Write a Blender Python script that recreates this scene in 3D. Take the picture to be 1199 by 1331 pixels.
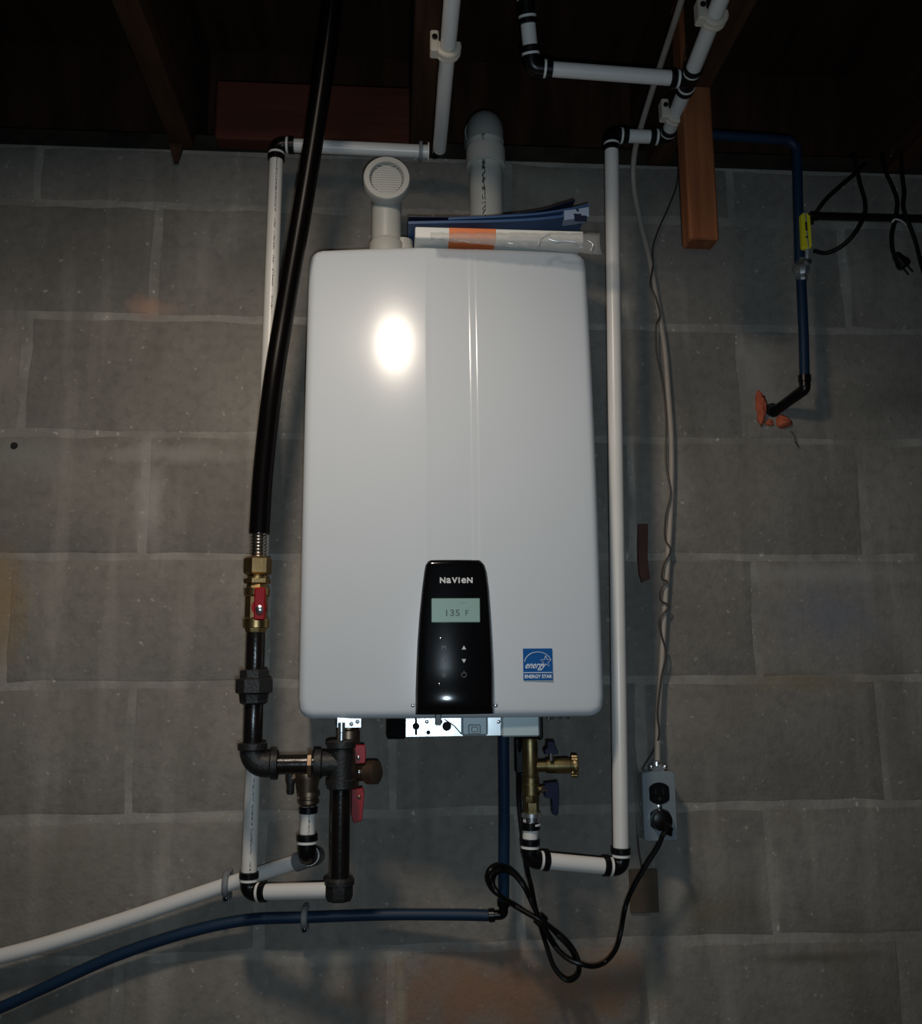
import bpy, math, random
from mathutils import Vector, Matrix

random.seed(7)
SC = bpy.context.scene
COL = SC.collection
for o in list(bpy.data.objects):
    bpy.data.objects.remove(o, do_unlink=True)

# ------------------------------------------------------------------ camera
PITCH, YAW, ROLL = 0.16791, 0.07642, -0.00802
CAM = Vector((-0.0004, -1.5171, 1.2393))
FPX = 1200.0
def cam_axes():
    cp, sp, cy, sy, cr, sr = (math.cos(PITCH), math.sin(PITCH), math.cos(YAW), math.sin(YAW), math.cos(ROLL), math.sin(ROLL))
    f = Vector((sy*cp, cy*cp, sp)); rt = Vector((cy, -sy, 0)); up = rt.cross(f)
    return rt*cr+up*sr, up*cr-rt*sr, f
RT, UP, FW = cam_axes()
cd = bpy.data.cameras.new('camera'); cam = bpy.data.objects.new('camera', cd); COL.objects.link(cam)
cd.sensor_fit = 'HORIZONTAL'; cd.sensor_width = 36; cd.lens = 36*FPX/1199
cd.clip_start = 0.02
m = Matrix((RT, UP, -FW)).transposed().to_4x4(); m.translation = CAM
cam.matrix_world = m
SC.camera = cam

# ------------------------------------------------------------------ view, world, lights
vs = SC.view_settings
vs.view_transform = 'Standard'; vs.look = 'None'; vs.gamma = 1; vs.use_curve_mapping = False
vs.exposure = 0.0
w = bpy.data.worlds.new('world'); SC.world = w; w.use_nodes = True
w.node_tree.nodes['Background'].inputs[0].default_value = (0.80, 0.88, 1.0, 1)
w.node_tree.nodes['Background'].inputs[1].default_value = 0.012

def light(name, kind, loc, energy, color, aim=None, **kw):
    d = bpy.data.lights.new(name, kind); d.energy = energy; d.color = color
    for k, v in kw.items(): setattr(d, k, v)
    o = bpy.data.objects.new(name, d); COL.objects.link(o); o.location = loc
    if aim is not None:
        o.rotation_euler = (Vector(aim)-Vector(loc)).to_track_quat('-Z', 'Y').to_euler()
    return o
# ceiling bulb between the joists, above and left of the camera's line
light('ceiling_bulb', 'SPOT', (-0.17, -0.93, 2.13), 28, (1.0, 0.86, 0.71), aim=(-0.15, -0.50, 1.0),
      spot_size=math.radians(150), spot_blend=1.0, shadow_soft_size=0.066)
# the phone's own lamp beside the lens
light('phone_lamp', 'SPOT', CAM+RT*0.015-UP*0.03-FW*0.01, 17.0, (0.68, 0.86, 1.0), aim=CAM+FW*2-UP*0.2,
      spot_size=math.radians(110), spot_blend=0.8, shadow_soft_size=0.010)

# ------------------------------------------------------------------ placing
def ray(px, py):
    return RT*((px-599.5)/FPX) - UP*((py-665.5)/FPX) + FW
def at(px, py, h):
    """point seen at (px, py) lying h metres in front of the wall face"""
    d = ray(px, py); return CAM + d*((-h-CAM.y)/d.y)
def atz(px, py, z):
    d = ray(px, py); return CAM + d*((z-CAM.z)/d.z)
def path(pts): return [at(*p) for p in pts]
def V(*a): return Vector(a)

# ------------------------------------------------------------------ materials
def mat(name, col, rough=0.5, metal=0.0, col2=None, scale=12, amt=0.5, bump=0.0, bscale=60, spec=0.5, coat=0.0, emit=0, trans=0.0, alpha=1.0, stretch=(1,1,1)):
    m = bpy.data.materials.new(name); m.use_nodes = True
    nt = m.node_tree; N = nt.nodes; L = nt.links; b = N['Principled BSDF']
    b.inputs['Base Color'].default_value = (*col, 1)
    b.inputs['Roughness'].default_value = rough; b.inputs['Metallic'].default_value = metal
    b.inputs['Specular IOR Level'].default_value = spec
    b.inputs['Coat Weight'].default_value = coat; b.inputs['Coat Roughness'].default_value = 0.06
    b.inputs['Transmission Weight'].default_value = trans; b.inputs['Alpha'].default_value = alpha
    if emit:
        b.inputs['Emission Color'].default_value = (*col, 1); b.inputs['Emission Strength'].default_value = emit
    g = N.new('ShaderNodeNewGeometry'); mp = N.new('ShaderNodeMapping'); mp.inputs['Scale'].default_value = stretch
    L.new(g.outputs['Position'], mp.inputs['Vector'])
    c2 = col2 or tuple(c*0.7 for c in col)
    n = N.new('ShaderNodeTexNoise'); n.inputs['Scale'].default_value = scale; n.inputs['Detail'].default_value = 5
    L.new(mp.outputs[0], n.inputs['Vector'])
    r = N.new('ShaderNodeMapRange'); r.inputs[1].default_value = 0.35; r.inputs[2].default_value = 0.65; r.inputs[4].default_value = amt
    L.new(n.outputs[0], r.inputs[0])
    x = N.new('ShaderNodeMix'); x.data_type = 'RGBA'; x.inputs[6].default_value = (*col, 1); x.inputs[7].default_value = (*c2, 1)
    L.new(r.outputs[0], x.inputs[0]); L.new(x.outputs[2], b.inputs['Base Color'])
    if bump:
        n2 = N.new('ShaderNodeTexNoise'); n2.inputs['Scale'].default_value = bscale; n2.inputs['Detail'].default_value = 4
        L.new(mp.outputs[0], n2.inputs['Vector'])
        bp = N.new('ShaderNodeBump'); bp.inputs['Strength'].default_value = bump; bp.inputs['Distance'].default_value = 0.002
        L.new(n2.outputs[0], bp.inputs['Height']); L.new(bp.outputs[0], b.inputs['Normal'])
    return m

def printed(name, col, half, freq, rough=0.35):
    """white plastic pipe with a dotted line of maker's print along it (uv: around, metres along)"""
    m = mat(name, col, rough, amt=0.25); nt = m.node_tree; N = nt.nodes; L = nt.links; b = N['Principled BSDF']
    src = b.inputs['Base Color'].links[0].from_socket
    uv = N.new('ShaderNodeUVMap'); sp = N.new('ShaderNodeSeparateXYZ'); L.new(uv.outputs[0], sp.inputs[0])
    d = N.new('ShaderNodeMath'); d.operation = 'SUBTRACT'; d.inputs[1].default_value = 0.46; L.new(sp.outputs[0], d.inputs[0])
    a = N.new('ShaderNodeMath'); a.operation = 'ABSOLUTE'; L.new(d.outputs[0], a.inputs[0])
    lt = N.new('ShaderNodeMath'); lt.operation = 'LESS_THAN'; lt.inputs[1].default_value = half; L.new(a.outputs[0], lt.inputs[0])
    mp = N.new('ShaderNodeCombineXYZ')
    ml = N.new('ShaderNodeMath'); ml.operation = 'MULTIPLY'; ml.inputs[1].default_value = freq; L.new(sp.outputs[1], ml.inputs[0])
    ml2 = N.new('ShaderNodeMath'); ml2.operation = 'MULTIPLY'; ml2.inputs[1].default_value = 60; L.new(sp.outputs[0], ml2.inputs[0])
    L.new(ml.outputs[0], mp.inputs[1]); L.new(ml2.outputs[0], mp.inputs[0])
    n = N.new('ShaderNodeTexNoise'); n.inputs['Scale'].default_value = 1; n.inputs['Detail'].default_value = 1; L.new(mp.outputs[0], n.inputs['Vector'])
    gt = N.new('ShaderNodeMath'); gt.operation = 'GREATER_THAN'; gt.inputs[1].default_value = 0.5; L.new(n.outputs[0], gt.inputs[0])
    # gaps between the runs of print
    n3 = N.new('ShaderNodeTexNoise'); n3.inputs['Scale'].default_value = 0.12; L.new(mp.outputs[0], n3.inputs['Vector'])
    gt3 = N.new('ShaderNodeMath'); gt3.operation = 'GREATER_THAN'; gt3.inputs[1].default_value = 0.46; L.new(n3.outputs[0], gt3.inputs[0])
    k = N.new('ShaderNodeMath'); k.operation = 'MULTIPLY'; L.new(lt.outputs[0], k.inputs[0]); L.new(gt.outputs[0], k.inputs[1])
    k2 = N.new('ShaderNodeMath'); k2.operation = 'MULTIPLY'; L.new(k.outputs[0], k2.inputs[0]); L.new(gt3.outputs[0], k2.inputs[1])
    x = N.new('ShaderNodeMix'); x.data_type = 'RGBA'; x.inputs[7].default_value = (0.04, 0.04, 0.04, 1)
    L.new(src, x.inputs[6]); L.new(k2.outputs[0], x.inputs[0]); L.new(x.outputs[2], b.inputs['Base Color'])
    return m

def masonry(name, base, dark, stains=True, rnd=0.25, patchy=None):
    m = bpy.data.materials.new(name); m.use_nodes = True
    nt = m.node_tree; N = nt.nodes; L = nt.links; b = N['Principled BSDF']
    b.inputs['Roughness'].default_value = 0.92; b.inputs['Specular IOR Level'].default_value = 0.15
    g = N.new('ShaderNodeNewGeometry')
    def noise(scale, stretch=(1,1,1), det=5):
        mp = N.new('ShaderNodeMapping'); mp.inputs['Scale'].default_value = stretch; L.new(g.outputs['Position'], mp.inputs['Vector'])
        n = N.new('ShaderNodeTexNoise'); n.inputs['Scale'].default_value = scale; n.inputs['Detail'].default_value = det
        L.new(mp.outputs[0], n.inputs['Vector']); return n.outputs[0]
    def rng(s, a, c, o0=0.0, o1=1.0):
        r = N.new('ShaderNodeMapRange'); r.inputs[1].default_value = a; r.inputs[2].default_value = c; r.inputs[3].default_value = o0; r.inputs[4].default_value = o1
        L.new(s, r.inputs[0]); return r.outputs[0]
    def mixc(a, fac, colr, mode='MIX'):
        x = N.new('ShaderNodeMix'); x.data_type = 'RGBA'; x.blend_type = mode
        if isinstance(a, tuple): x.inputs[6].default_value = (*a, 1)
        else: L.new(a, x.inputs[6])
        x.inputs[7].default_value = (*colr, 1)
        if isinstance(fac, float): x.inputs[0].default_value = fac
        else: L.new(fac, x.inputs[0])
        return x.outputs[2]
    def mul(a, c):
        k = N.new('ShaderNodeMath'); k.operation = 'MULTIPLY'; L.new(a, k.inputs[0])
        if isinstance(c, float): k.inputs[1].default_value = c
        else: L.new(c, k.inputs[1])
        return k.outputs[0]
    c = mixc(base, rng(noise(5), 0.35, 0.65), dark)
    if patchy: c = mixc(c, rng(noise(9, det=3), 0.42, 0.58, 0, 0.9), patchy)
    oi = N.new('ShaderNodeObjectInfo')
    c = mixc(c, mul(oi.outputs['Random'], rnd), tuple(x*1.5 for x in base))
    c = mixc(c, rng(noise(60, det=8), 0.45, 0.75, 0, 0.35), tuple(x*0.55 for x in dark))
    c = mixc(c, rng(noise(90, det=2), 0.66, 0.74, 0, 0.5), tuple(min(1, x*2.2) for x in base))
    # rain-like lime streaks and damp streaks down the courses
    c = mixc(c, mul(rng(noise(16, (1, 1, 0.12)), 0.55, 0.72), 0.32), tuple(x*1.9 for x in base))
    c = mixc(c, mul(rng(noise(11, (1, 1, 0.2)), 0.55, 0.75), 0.35), (dark[0]*0.55, dark[1]*0.55, dark[2]*0.5))
    if stains:
        def blob(px, py, sx, sz, colr, amt, edge=0.55):
            p = at(px, py, 0)
            mp = N.new('ShaderNodeMapping'); mp.vector_type = 'TEXTURE'; mp.inputs['Location'].default_value = (p.x, 0, p.z); mp.inputs['Scale'].default_value = (sx, 1, sz)
            L.new(g.outputs['Position'], mp.inputs['Vector'])
            ln = N.new('ShaderNodeVectorMath'); ln.operation = 'LENGTH'; L.new(mp.outputs[0], ln.inputs[0])
            ad = N.new('ShaderNodeMath'); ad.operation = 'MULTIPLY_ADD'; ad.inputs[1].default_value = 1.4; L.new(noise(22, det=4), ad.inputs[0]); L.new(ln.outputs['Value'], ad.inputs[2])
            f = rng(ad.outputs[0], 1.15+edge, 1.15-edge*0.5, 0, amt)
            return f, colr
        for bl in [(195, 400, .055, .025, (.42, .25, .19), .75), (640, 1292, .24, .085, (.26, .13, .07), .75), (790, 1285, .10, .08, (.25, .14, .08), .6),
                   (195, 640, .03, .12, (.36, .34, .31), .7), (225, 590, .16, .02, (.34, .32, .29), .5), (1085, 745, .22, .025, (.33, .32, .30), .5),
                   (1080, 800, .12, .08, (.16, .17, .21), .6), (8, 790, .04, .12, (.26, .17, .08), .7), (930, 1180, .12, .05, (.15, .13, .07), .5),
                   (880, 1170, .03, .12, (.32, .30, .27), .55), (985, 480, .05, .09, (.33, .32, .29), .45), (1000, 1150, .025, .14, (.36, .33, .28), .6),
                   (1040, 885, .16, .02, (.20, .15, .08), .5), (520, 1300, .012, .06, (.33, .30, .22), .6), (850, 1290, .02, .08, (.30, .27, .19), .5),
                   (1060, 1245, .15, .012, (.08, .07, .05), .6), (505, 905, .2, .02, (.3, .29, .27), .3), (730, 240, .09, .04, (.19, .22, .18), .6),
                   (1150, 520, .12, .05, (.12, .12, .10), .5), (60, 1150, .2, .1, (.19, .165, .13), .5), (325, 340, .08, .06, (.12, .115, .10), .5),
                   (30, 590, .12, .06, (.23, .23, .215), .5), (420, 1245, .15, .015, (.37, .35, .31), .5), (270, 1060, .1, .012, (.4, .37, .33), .5),
                   (1100, 1250, .05, .1, (.12, .10, .07), .4)]:
            f, cc = blob(*bl); c = mixc(c, f, cc)
    L.new(c, b.inputs['Base Color'])
    bp = N.new('ShaderNodeBump'); bp.inputs['Strength'].default_value = 0.55; bp.inputs['Distance'].default_value = 0.002
    L.new(noise(140, det=8), bp.inputs['Height'])
    bp2 = N.new('ShaderNodeBump'); bp2.inputs['Strength'].default_value = 0.4; bp2.inputs['Distance'].default_value = 0.006
    L.new(noise(14, det=3), bp2.inputs['Height']); L.new(bp.outputs[0], bp2.inputs['Normal'])
    L.new(bp2.outputs[0], b.inputs['Normal'])
    return m

M = {}
M['block'] = masonry('concrete_block', (0.225, 0.204, 0.178), (0.155, 0.142, 0.126))
M['mortar'] = masonry('mortar', (0.33, 0.305, 0.27), (0.27, 0.25, 0.222), rnd=0.0, patchy=(0.215, 0.198, 0.174))
M['slab'] = masonry('concrete_slab', (0.20, 0.19, 0.18), (0.13, 0.12, 0.11), stains=False)
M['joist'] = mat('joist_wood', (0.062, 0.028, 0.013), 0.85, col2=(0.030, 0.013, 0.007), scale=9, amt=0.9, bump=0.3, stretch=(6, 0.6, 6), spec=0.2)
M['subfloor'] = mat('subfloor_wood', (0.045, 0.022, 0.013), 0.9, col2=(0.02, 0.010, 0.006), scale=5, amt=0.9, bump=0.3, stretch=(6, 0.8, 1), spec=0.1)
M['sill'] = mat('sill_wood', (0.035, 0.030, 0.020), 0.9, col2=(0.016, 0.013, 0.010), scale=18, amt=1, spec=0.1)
M['cleat'] = mat('cleat_wood', (0.27, 0.095, 0.036), 0.7, col2=(0.16, 0.048, 0.018), scale=7, amt=0.9, bump=0.4, bscale=30, stretch=(9, 9, 0.6), spec=0.3)
M['blocking'] = mat('blocking_wood', (0.11, 0.03, 0.018), 0.8, col2=(0.06, 0.018, 0.010), scale=8, amt=0.8, stretch=(0.7, 6, 6), spec=0.2)
M['white_enamel'] = mat('white_enamel', (0.585, 0.615, 0.645), 0.20, col2=(0.575, 0.605, 0.635), scale=2, amt=0.5, coat=0.0, spec=0.4)
M['black_gloss'] = mat('black_gloss_plastic', (0.003, 0.003, 0.0035), 0.13, amt=0.2, spec=0.5)
M['black_plastic'] = mat('black_plastic', (0.004, 0.004, 0.0045), 0.30, amt=0.4, spec=0.28)
M['black_matte'] = mat('black_matte_plastic', (0.004, 0.004, 0.004), 0.8, amt=0.2, spec=0.08)
M['black_iron'] = mat('black_iron', (0.006, 0.0045, 0.004), 0.26, 0.1, col2=(0.012, 0.008, 0.006), scale=30, amt=0.5, bump=0.15, bscale=200)
M['cast_iron'] = mat('cast_iron_fitting', (0.016, 0.015, 0.0145), 0.5, 0.2, scale=40, amt=0.5, bump=0.5, bscale=260)
M['hose'] = mat('black_jacket', (0.0025, 0.0018, 0.0018), 0.30, scale=20, amt=0.4, spec=0.12)
M['rib'] = mat('stainless_ribs', (0.42, 0.38, 0.34), 0.25, 1.0)
M['brass'] = mat('brass', (0.40, 0.27, 0.12), 0.36, 1.0, col2=(0.24, 0.15, 0.07), scale=30, amt=0.7, bump=0.1, bscale=120)
M['dull_brass'] = mat('dull_brass', (0.27, 0.21, 0.10), 0.42, 1.0, col2=(0.15, 0.115, 0.06), scale=35, amt=0.8, bump=0.15, bscale=120)
M['bronze'] = mat('dark_bronze', (0.26, 0.18, 0.12), 0.42, 0.9, col2=(0.15, 0.10, 0.07), scale=40, amt=0.8)
M['red'] = mat('red_coated_handle', (0.26, 0.006, 0.010), 0.4, amt=0.5, spec=0.25)
M['navy'] = mat('navy_coated_handle', (0.006, 0.008, 0.030), 0.35, amt=0.4, spec=0.25)
M['yellow'] = mat('yellow_tag', (0.75, 0.66, 0.02), 0.5, amt=0.2)
M['blue_pex'] = mat('blue_tubing', (0.006, 0.025, 0.058), 0.5, amt=0.4, spec=0.3)
M['white_print'] = printed('printed_white_tubing', (0.68, 0.65, 0.60), 0.018, 420)
M['white_pex'] = mat('white_tubing', (0.70, 0.675, 0.64), 0.32, amt=0.2)
M['pvc'] = printed('white_pvc', (0.50, 0.49, 0.45), 0.016, 130, 0.4)
M['pvc_plain'] = mat('plain_pvc', (0.46, 0.45, 0.41), 0.42, amt=0.2)
M['pvc_screen'] = mat('cream_screen', (0.16, 0.155, 0.13), 0.5, amt=0.2)
M['pvc_grey'] = mat('grey_pvc', (0.30, 0.30, 0.28), 0.4, amt=0.3)
M['band'] = mat('white_band', (0.72, 0.70, 0.66), 0.4, amt=0.2)
M['clip'] = mat('cream_clip_plastic', (0.60, 0.52, 0.42), 0.45, amt=0.4)
M['clip_grey'] = mat('grey_clip_plastic', (0.20, 0.21, 0.22), 0.5, amt=0.4)
M['galv'] = mat('galvanized_steel', (0.72, 0.75, 0.76), 0.30, 0.95, col2=(0.52, 0.56, 0.58), scale=50, amt=0.5)
M['plate'] = mat('steel_cover_plate', (0.34, 0.39, 0.42), 0.36, 0.55, col2=(0.28, 0.32, 0.35), scale=14, amt=0.6)
M['grey_metal'] = mat('painted_grey_metal', (0.42, 0.50, 0.52), 0.5, 0.2, amt=0.2)
M['screw'] = mat('bright_screw', (0.8, 0.8, 0.8), 0.25, 1.0, amt=0.1)
M['cable'] = mat('beige_cable_sheath', (0.36, 0.31, 0.26), 0.5, col2=(0.28, 0.24, 0.20), scale=30, amt=0.5)
M['wire'] = mat('dark_brown_wire', (0.045, 0.028, 0.02), 0.5, amt=0.5)
M['cord'] = mat('black_cord_rubber', (0.004, 0.004, 0.004), 0.34, amt=0.4, spec=0.25)
M['foam'] = mat('orange_foam', (0.50, 0.13, 0.07), 0.85, col2=(0.36, 0.08, 0.04), scale=50, amt=0.8, bump=0.8, bscale=90, spec=0.1)
M['rust'] = mat('reddish_brown_strap', (0.10, 0.028, 0.016), 0.6, col2=(0.06, 0.018, 0.01), scale=40, amt=0.7)
M['patch'] = mat('brown_board', (0.085, 0.058, 0.036), 0.85, col2=(0.05, 0.035, 0.022), scale=25, amt=0.8)
M['hole'] = mat('dark_hole', (0.01, 0.01, 0.01), 0.9)
M['paper'] = mat('white_paper', (0.82, 0.81, 0.76), 0.6, amt=0.1)
M['orange'] = mat('orange_print', (0.85, 0.24, 0.08), 0.6, amt=0.1)
M['blue_print'] = mat('blue_print', (0.05, 0.11, 0.24), 0.4, col2=(0.03, 0.06, 0.15), scale=8, amt=0.5)
M['navy_print'] = mat('navy_print', (0.012, 0.018, 0.045), 0.4, amt=0.3)
M['pale_print'] = mat('pale_blue_print', (0.30, 0.37, 0.50), 0.45, amt=0.2)
M['bag'] = mat('clear_plastic_film', (0.62, 0.62, 0.60), 0.10, amt=0.1, alpha=0.24, bump=1.0, bscale=26)
M['lcd'] = mat('backlit_display', (0.15, 0.24, 0.205), 0.4, amt=0.25, emit=0.22)
M['lcd_ink'] = mat('display_ink', (0.05, 0.08, 0.07), 0.5)
M['print_grey'] = mat('grey_print', (0.16, 0.16, 0.165), 0.5)
M['print_white'] = mat('silver_print', (0.62, 0.62, 0.60), 0.4)
M['label_blue'] = mat('blue_sticker', (0.004, 0.085, 0.30), 0.6, amt=0.15, spec=0.15)
M['label_white'] = mat('sticker_white', (0.72, 0.76, 0.80), 0.4)
M['seam'] = mat('seam_dark', (0.05, 0.05, 0.05), 0.6)

# ------------------------------------------------------------------ mesh tools
class MB:
    def __init__(s): s.v = []; s.f = []; s.uv = []
    def add(s, vs, fs, uvs=None):
        o = len(s.v); s.v += [tuple(v) for v in vs]; s.f += [tuple(i+o for i in f) for f in fs]
        s.uv += uvs if uvs else [[(0, 0)]*len(f) for f in fs]
        return s
    def rings(s, rings, caps=True, uv=None):
        n = len(rings[0]); vs = [v for r in rings for v in r]; fs = []; us = []
        for i in range(len(rings)-1):
            for j in range(n):
                k = (j+1) % n
                fs.append((i*n+j, i*n+k, (i+1)*n+k, (i+1)*n+j))
                if uv: us.append([(j/n, uv[i]), ((j+1)/n, uv[i]), ((j+1)/n, uv[i+1]), (j/n, uv[i+1])])
                else: us.append([(0, 0)]*4)
        if caps:
            fs.append(tuple(reversed(range(n)))); us.append([(0, 0)]*n)
            fs.append(tuple((len(rings)-1)*n+j for j in range(n))); us.append([(0, 0)]*n)
        return s.add(vs, fs, us)
    def tube(s, pts, r, seg=16, caps=True):
        n = len(pts); rr = r if isinstance(r, (list, tuple)) else [r]*n
        rings = []; prev = None; length = 0; lens = []
        for i, p in enumerate(pts):
            if i: length += (pts[i]-pts[i-1]).length
            lens.append(length)
            t = (pts[min(i+1, n-1)]-pts[max(i-1, 0)])
            if t.length < 1e-9: t = V(0, 0, 1)
            t.normalize()
            if prev is None:
                ref = V(0, 1, 0)
                if abs(t.dot(ref)) > 0.95: ref = V(0, 0, 1)
                nrm = (ref-t*t.dot(ref)).normalized()
            else:
                nrm = (prev-t*t.dot(prev)).normalized()
            prev = nrm; bi = t.cross(nrm)
            rings.append([p+(nrm*math.cos(a)+bi*math.sin(a))*rr[i] for a in [2*math.pi*j/seg for j in range(seg)]])
        return s.rings(rings, caps, lens)
    def lathe(s, p, d, prof, seg=20, rot=0.0):
        d = d.normalized(); ref = V(0, 1, 0) if abs(d.y) < 0.9 else V(0, 0, 1)
        a = (ref-d*d.dot(ref)).normalized(); b = d.cross(a)
        rings = [[p+d*t+(a*math.cos(rot+2*math.pi*j/seg)+b*math.sin(rot+2*math.pi*j/seg))*max(r, 1e-5) for j in range(seg)] for t, r in prof]
        return s.rings(rings, True, [t for t, r in prof])
    def box(s, c, size, bev=0.0, rot=None):
        """box with chamfered edges"""
        hx, hy, hz = size[0]/2, size[1]/2, size[2]/2
        R = rot or Matrix.Identity(3); c = Vector(c)
        b = min(bev, hx*0.9, hy*0.9, hz*0.9)
        if b <= 0:
            vs = [c+R@V(x*hx, y*hy, z*hz) for x in (-1, 1) for y in (-1, 1) for z in (-1, 1)]
            return s.add(vs, [(0, 1, 3, 2), (4, 6, 7, 5), (0, 4, 5, 1), (2, 3, 7, 6), (0, 2, 6, 4), (1, 5, 7, 3)])
        vs = []; idx = {}
        for sx in (-1, 1):
            for sy in (-1, 1):
                for sz in (-1, 1):
                    for ax in range(3):
                        q = [sx*(hx-b), sy*(hy-b), sz*(hz-b)]; q[ax] = (sx*hx, sy*hy, sz*hz)[ax]
                        idx[(sx, sy, sz, ax)] = len(vs); vs.append(c+R@Vector(q))
        fs = []
        for ax in range(3):
            o1, o2 = [a for a in range(3) if a != ax]
            for sg in (-1, 1):
                loop = []
                for a, bb in ((-1, -1), (1, -1), (1, 1), (-1, 1)):
                    k = [0, 0, 0]; k[ax] = sg; k[o1] = a; k[o2] = bb; loop.append(idx[(*k, ax)])
                if (sg < 0) != (ax == 1): loop.reverse()
                fs.append(tuple(loop))
        for ax in range(3):
            o1, o2 = [a for a in range(3) if a != ax]
            for a in (-1, 1):
                for bb in (-1, 1):
                    k = [0, 0, 0]; k[o1] = a; k[o2] = bb
                    k[ax] = -1; p0 = idx[(*k, o1)]; p1 = idx[(*k, o2)]
                    k[ax] = 1; p2 = idx[(*k, o2)]; p3 = idx[(*k, o1)]
                    fs.append((p0, p1, p2, p3))
        for sx in (-1, 1):
            for sy in (-1, 1):
                for sz in (-1, 1):
                    fs.append((idx[(sx, sy, sz, 0)], idx[(sx, sy, sz, 1)], idx[(sx, sy, sz, 2)]))
        return s.add(vs, fs)
    def prism(s, pts, y0, y1, bev=0.0):
        """outline (x, z) extruded from y0 to y1 (y1 towards the room, chamfered)"""
        n = len(pts); cx = sum(p[0] for p in pts)/n; cz = sum(p[1] for p in pts)/n
        def ins(b):
            out = []
            for x, z in pts:
                d = math.hypot(x-cx, z-cz) or 1
                out.append((x-(x-cx)/d*b, z-(z-cz)/d*b))
            return out
        rings = [[V(x, y0, z) for x, z in pts]]
        if bev:
            rings.append([V(x, y1+bev, z) for x, z in pts]); rings.append([V(x, y1, z) for x, z in ins(bev)])
        else: rings.append([V(x, y1, z) for x, z in pts])
        return s.rings(rings, True)

def build(name, mb, material, parent=None, smooth=35, **props):
    me = bpy.data.meshes.new(name); me.from_pydata(mb.v, [], mb.f)
    uvl = me.uv_layers.new(name='UVMap'); k = 0
    flat = [c for u in mb.uv for p in u for c in p]
    uvl.data.foreach_set('uv', flat)
    me.update()
    import bmesh
    bm = bmesh.new(); bm.from_mesh(me); bmesh.ops.recalc_face_normals(bm, faces=bm.faces); bm.to_mesh(me); bm.free()
    if smooth:
        me.polygons.foreach_set('use_smooth', [True]*len(me.polygons)); me.set_sharp_from_angle(angle=math.radians(smooth))
    me.materials.append(M[material] if isinstance(material, str) else material)
    o = bpy.data.objects.new(name, me); COL.objects.link(o)
    # origin at the geometry's centre
    c = sum((Vector(v) for v in mb.v), V(0, 0, 0))/max(1, len(mb.v))
    me.transform(Matrix.Translation(-c)); o.location = c
    if parent is not None:
        o.parent = parent; o.matrix_parent_inverse = Matrix.Translation(-world_loc(parent))
    for a, b in props.items(): o[a] = b
    return o
def world_loc(o):
    # all transforms here are pure translations
    l = o.location.copy(); p = o.parent
    if p is not None: l = l + o.matrix_parent_inverse.translation + world_loc(p)
    return l
def thing(name, label, cat, loc, group=None):
    o = bpy.data.objects.new(name, None); COL.objects.link(o); o.location = loc; o.empty_display_size = 0.05
    o['label'] = label; o['category'] = cat
    if group: o['group'] = group
    return o
def tag(o, label, cat, group=None):
    o['label'] = label; o['category'] = cat
    if group: o['group'] = group
    return o

def smooth_path(pts, n=8):
    out = []; P = [pts[0]*2-pts[1]]+list(pts)+[pts[-1]*2-pts[-2]]
    for i in range(1, len(P)-2):
        p0, p1, p2, p3 = P[i-1], P[i], P[i+1], P[i+2]
        for j in range(n):
            t = j/n
            out.append(0.5*((p1*2)+(p2-p0)*t+(p0*2-p1*5+p2*4-p3)*t*t+(p1*3-p0-p2*3+p3)*t**3))
    out.append(pts[-1]); return out
def arc_path(a, c, b, r, n=8):
    """a -> rounded corner at c -> b"""
    d1 = (a-c).normalized(); d2 = (b-c).normalized()
    ang = d1.angle(d2); t = r/math.tan(ang/2)
    p1 = c+d1*t; p2 = c+d2*t
    bis = (d1+d2).normalized(); ctr = c+bis*(r/math.sin(ang/2))
    out = [a]
    u = p1-ctr; v = p2-ctr; tot = u.angle(v)
    for i in range(n+1):
        k = i/n; out.append(ctr+(u*math.sin((1-k)*tot)+v*math.sin(k*tot))/math.sin(tot))
    out.append(b); return out
def text_mesh(txt, size, name, material, parent, origin, spacing=1.0, shear=0.0, bold=0.0, align='CENTER', xscale=1.0, base=False):
    cu = bpy.data.curves.new('t', 'FONT'); cu.body = txt; cu.size = size; cu.align_x = align; cu.align_y = 'BOTTOM_BASELINE' if base else 'CENTER'
    cu.space_character = spacing; cu.shear = shear; cu.offset = bold; cu.extrude = 0.0002; cu.resolution_u = 3
    to = bpy.data.objects.new('t', cu); COL.objects.link(to)
    dg = bpy.context.evaluated_depsgraph_get(); me = bpy.data.meshes.new_from_object(to.evaluated_get(dg))
    bpy.data.objects.remove(to, do_unlink=True)
    me.transform(Matrix.Rotation(math.radians(90), 4, 'X') @ Matrix.Diagonal((xscale, 1, 1, 1)))
    me.materials.clear(); me.materials.append(M[material]); me.name = name
    o = bpy.data.objects.new(name, me); COL.objects.link(o); o.location = origin
    if parent is not None:
        o.parent = parent; o.matrix_parent_inverse = Matrix.Translation(-world_loc(parent))
    return o

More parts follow.
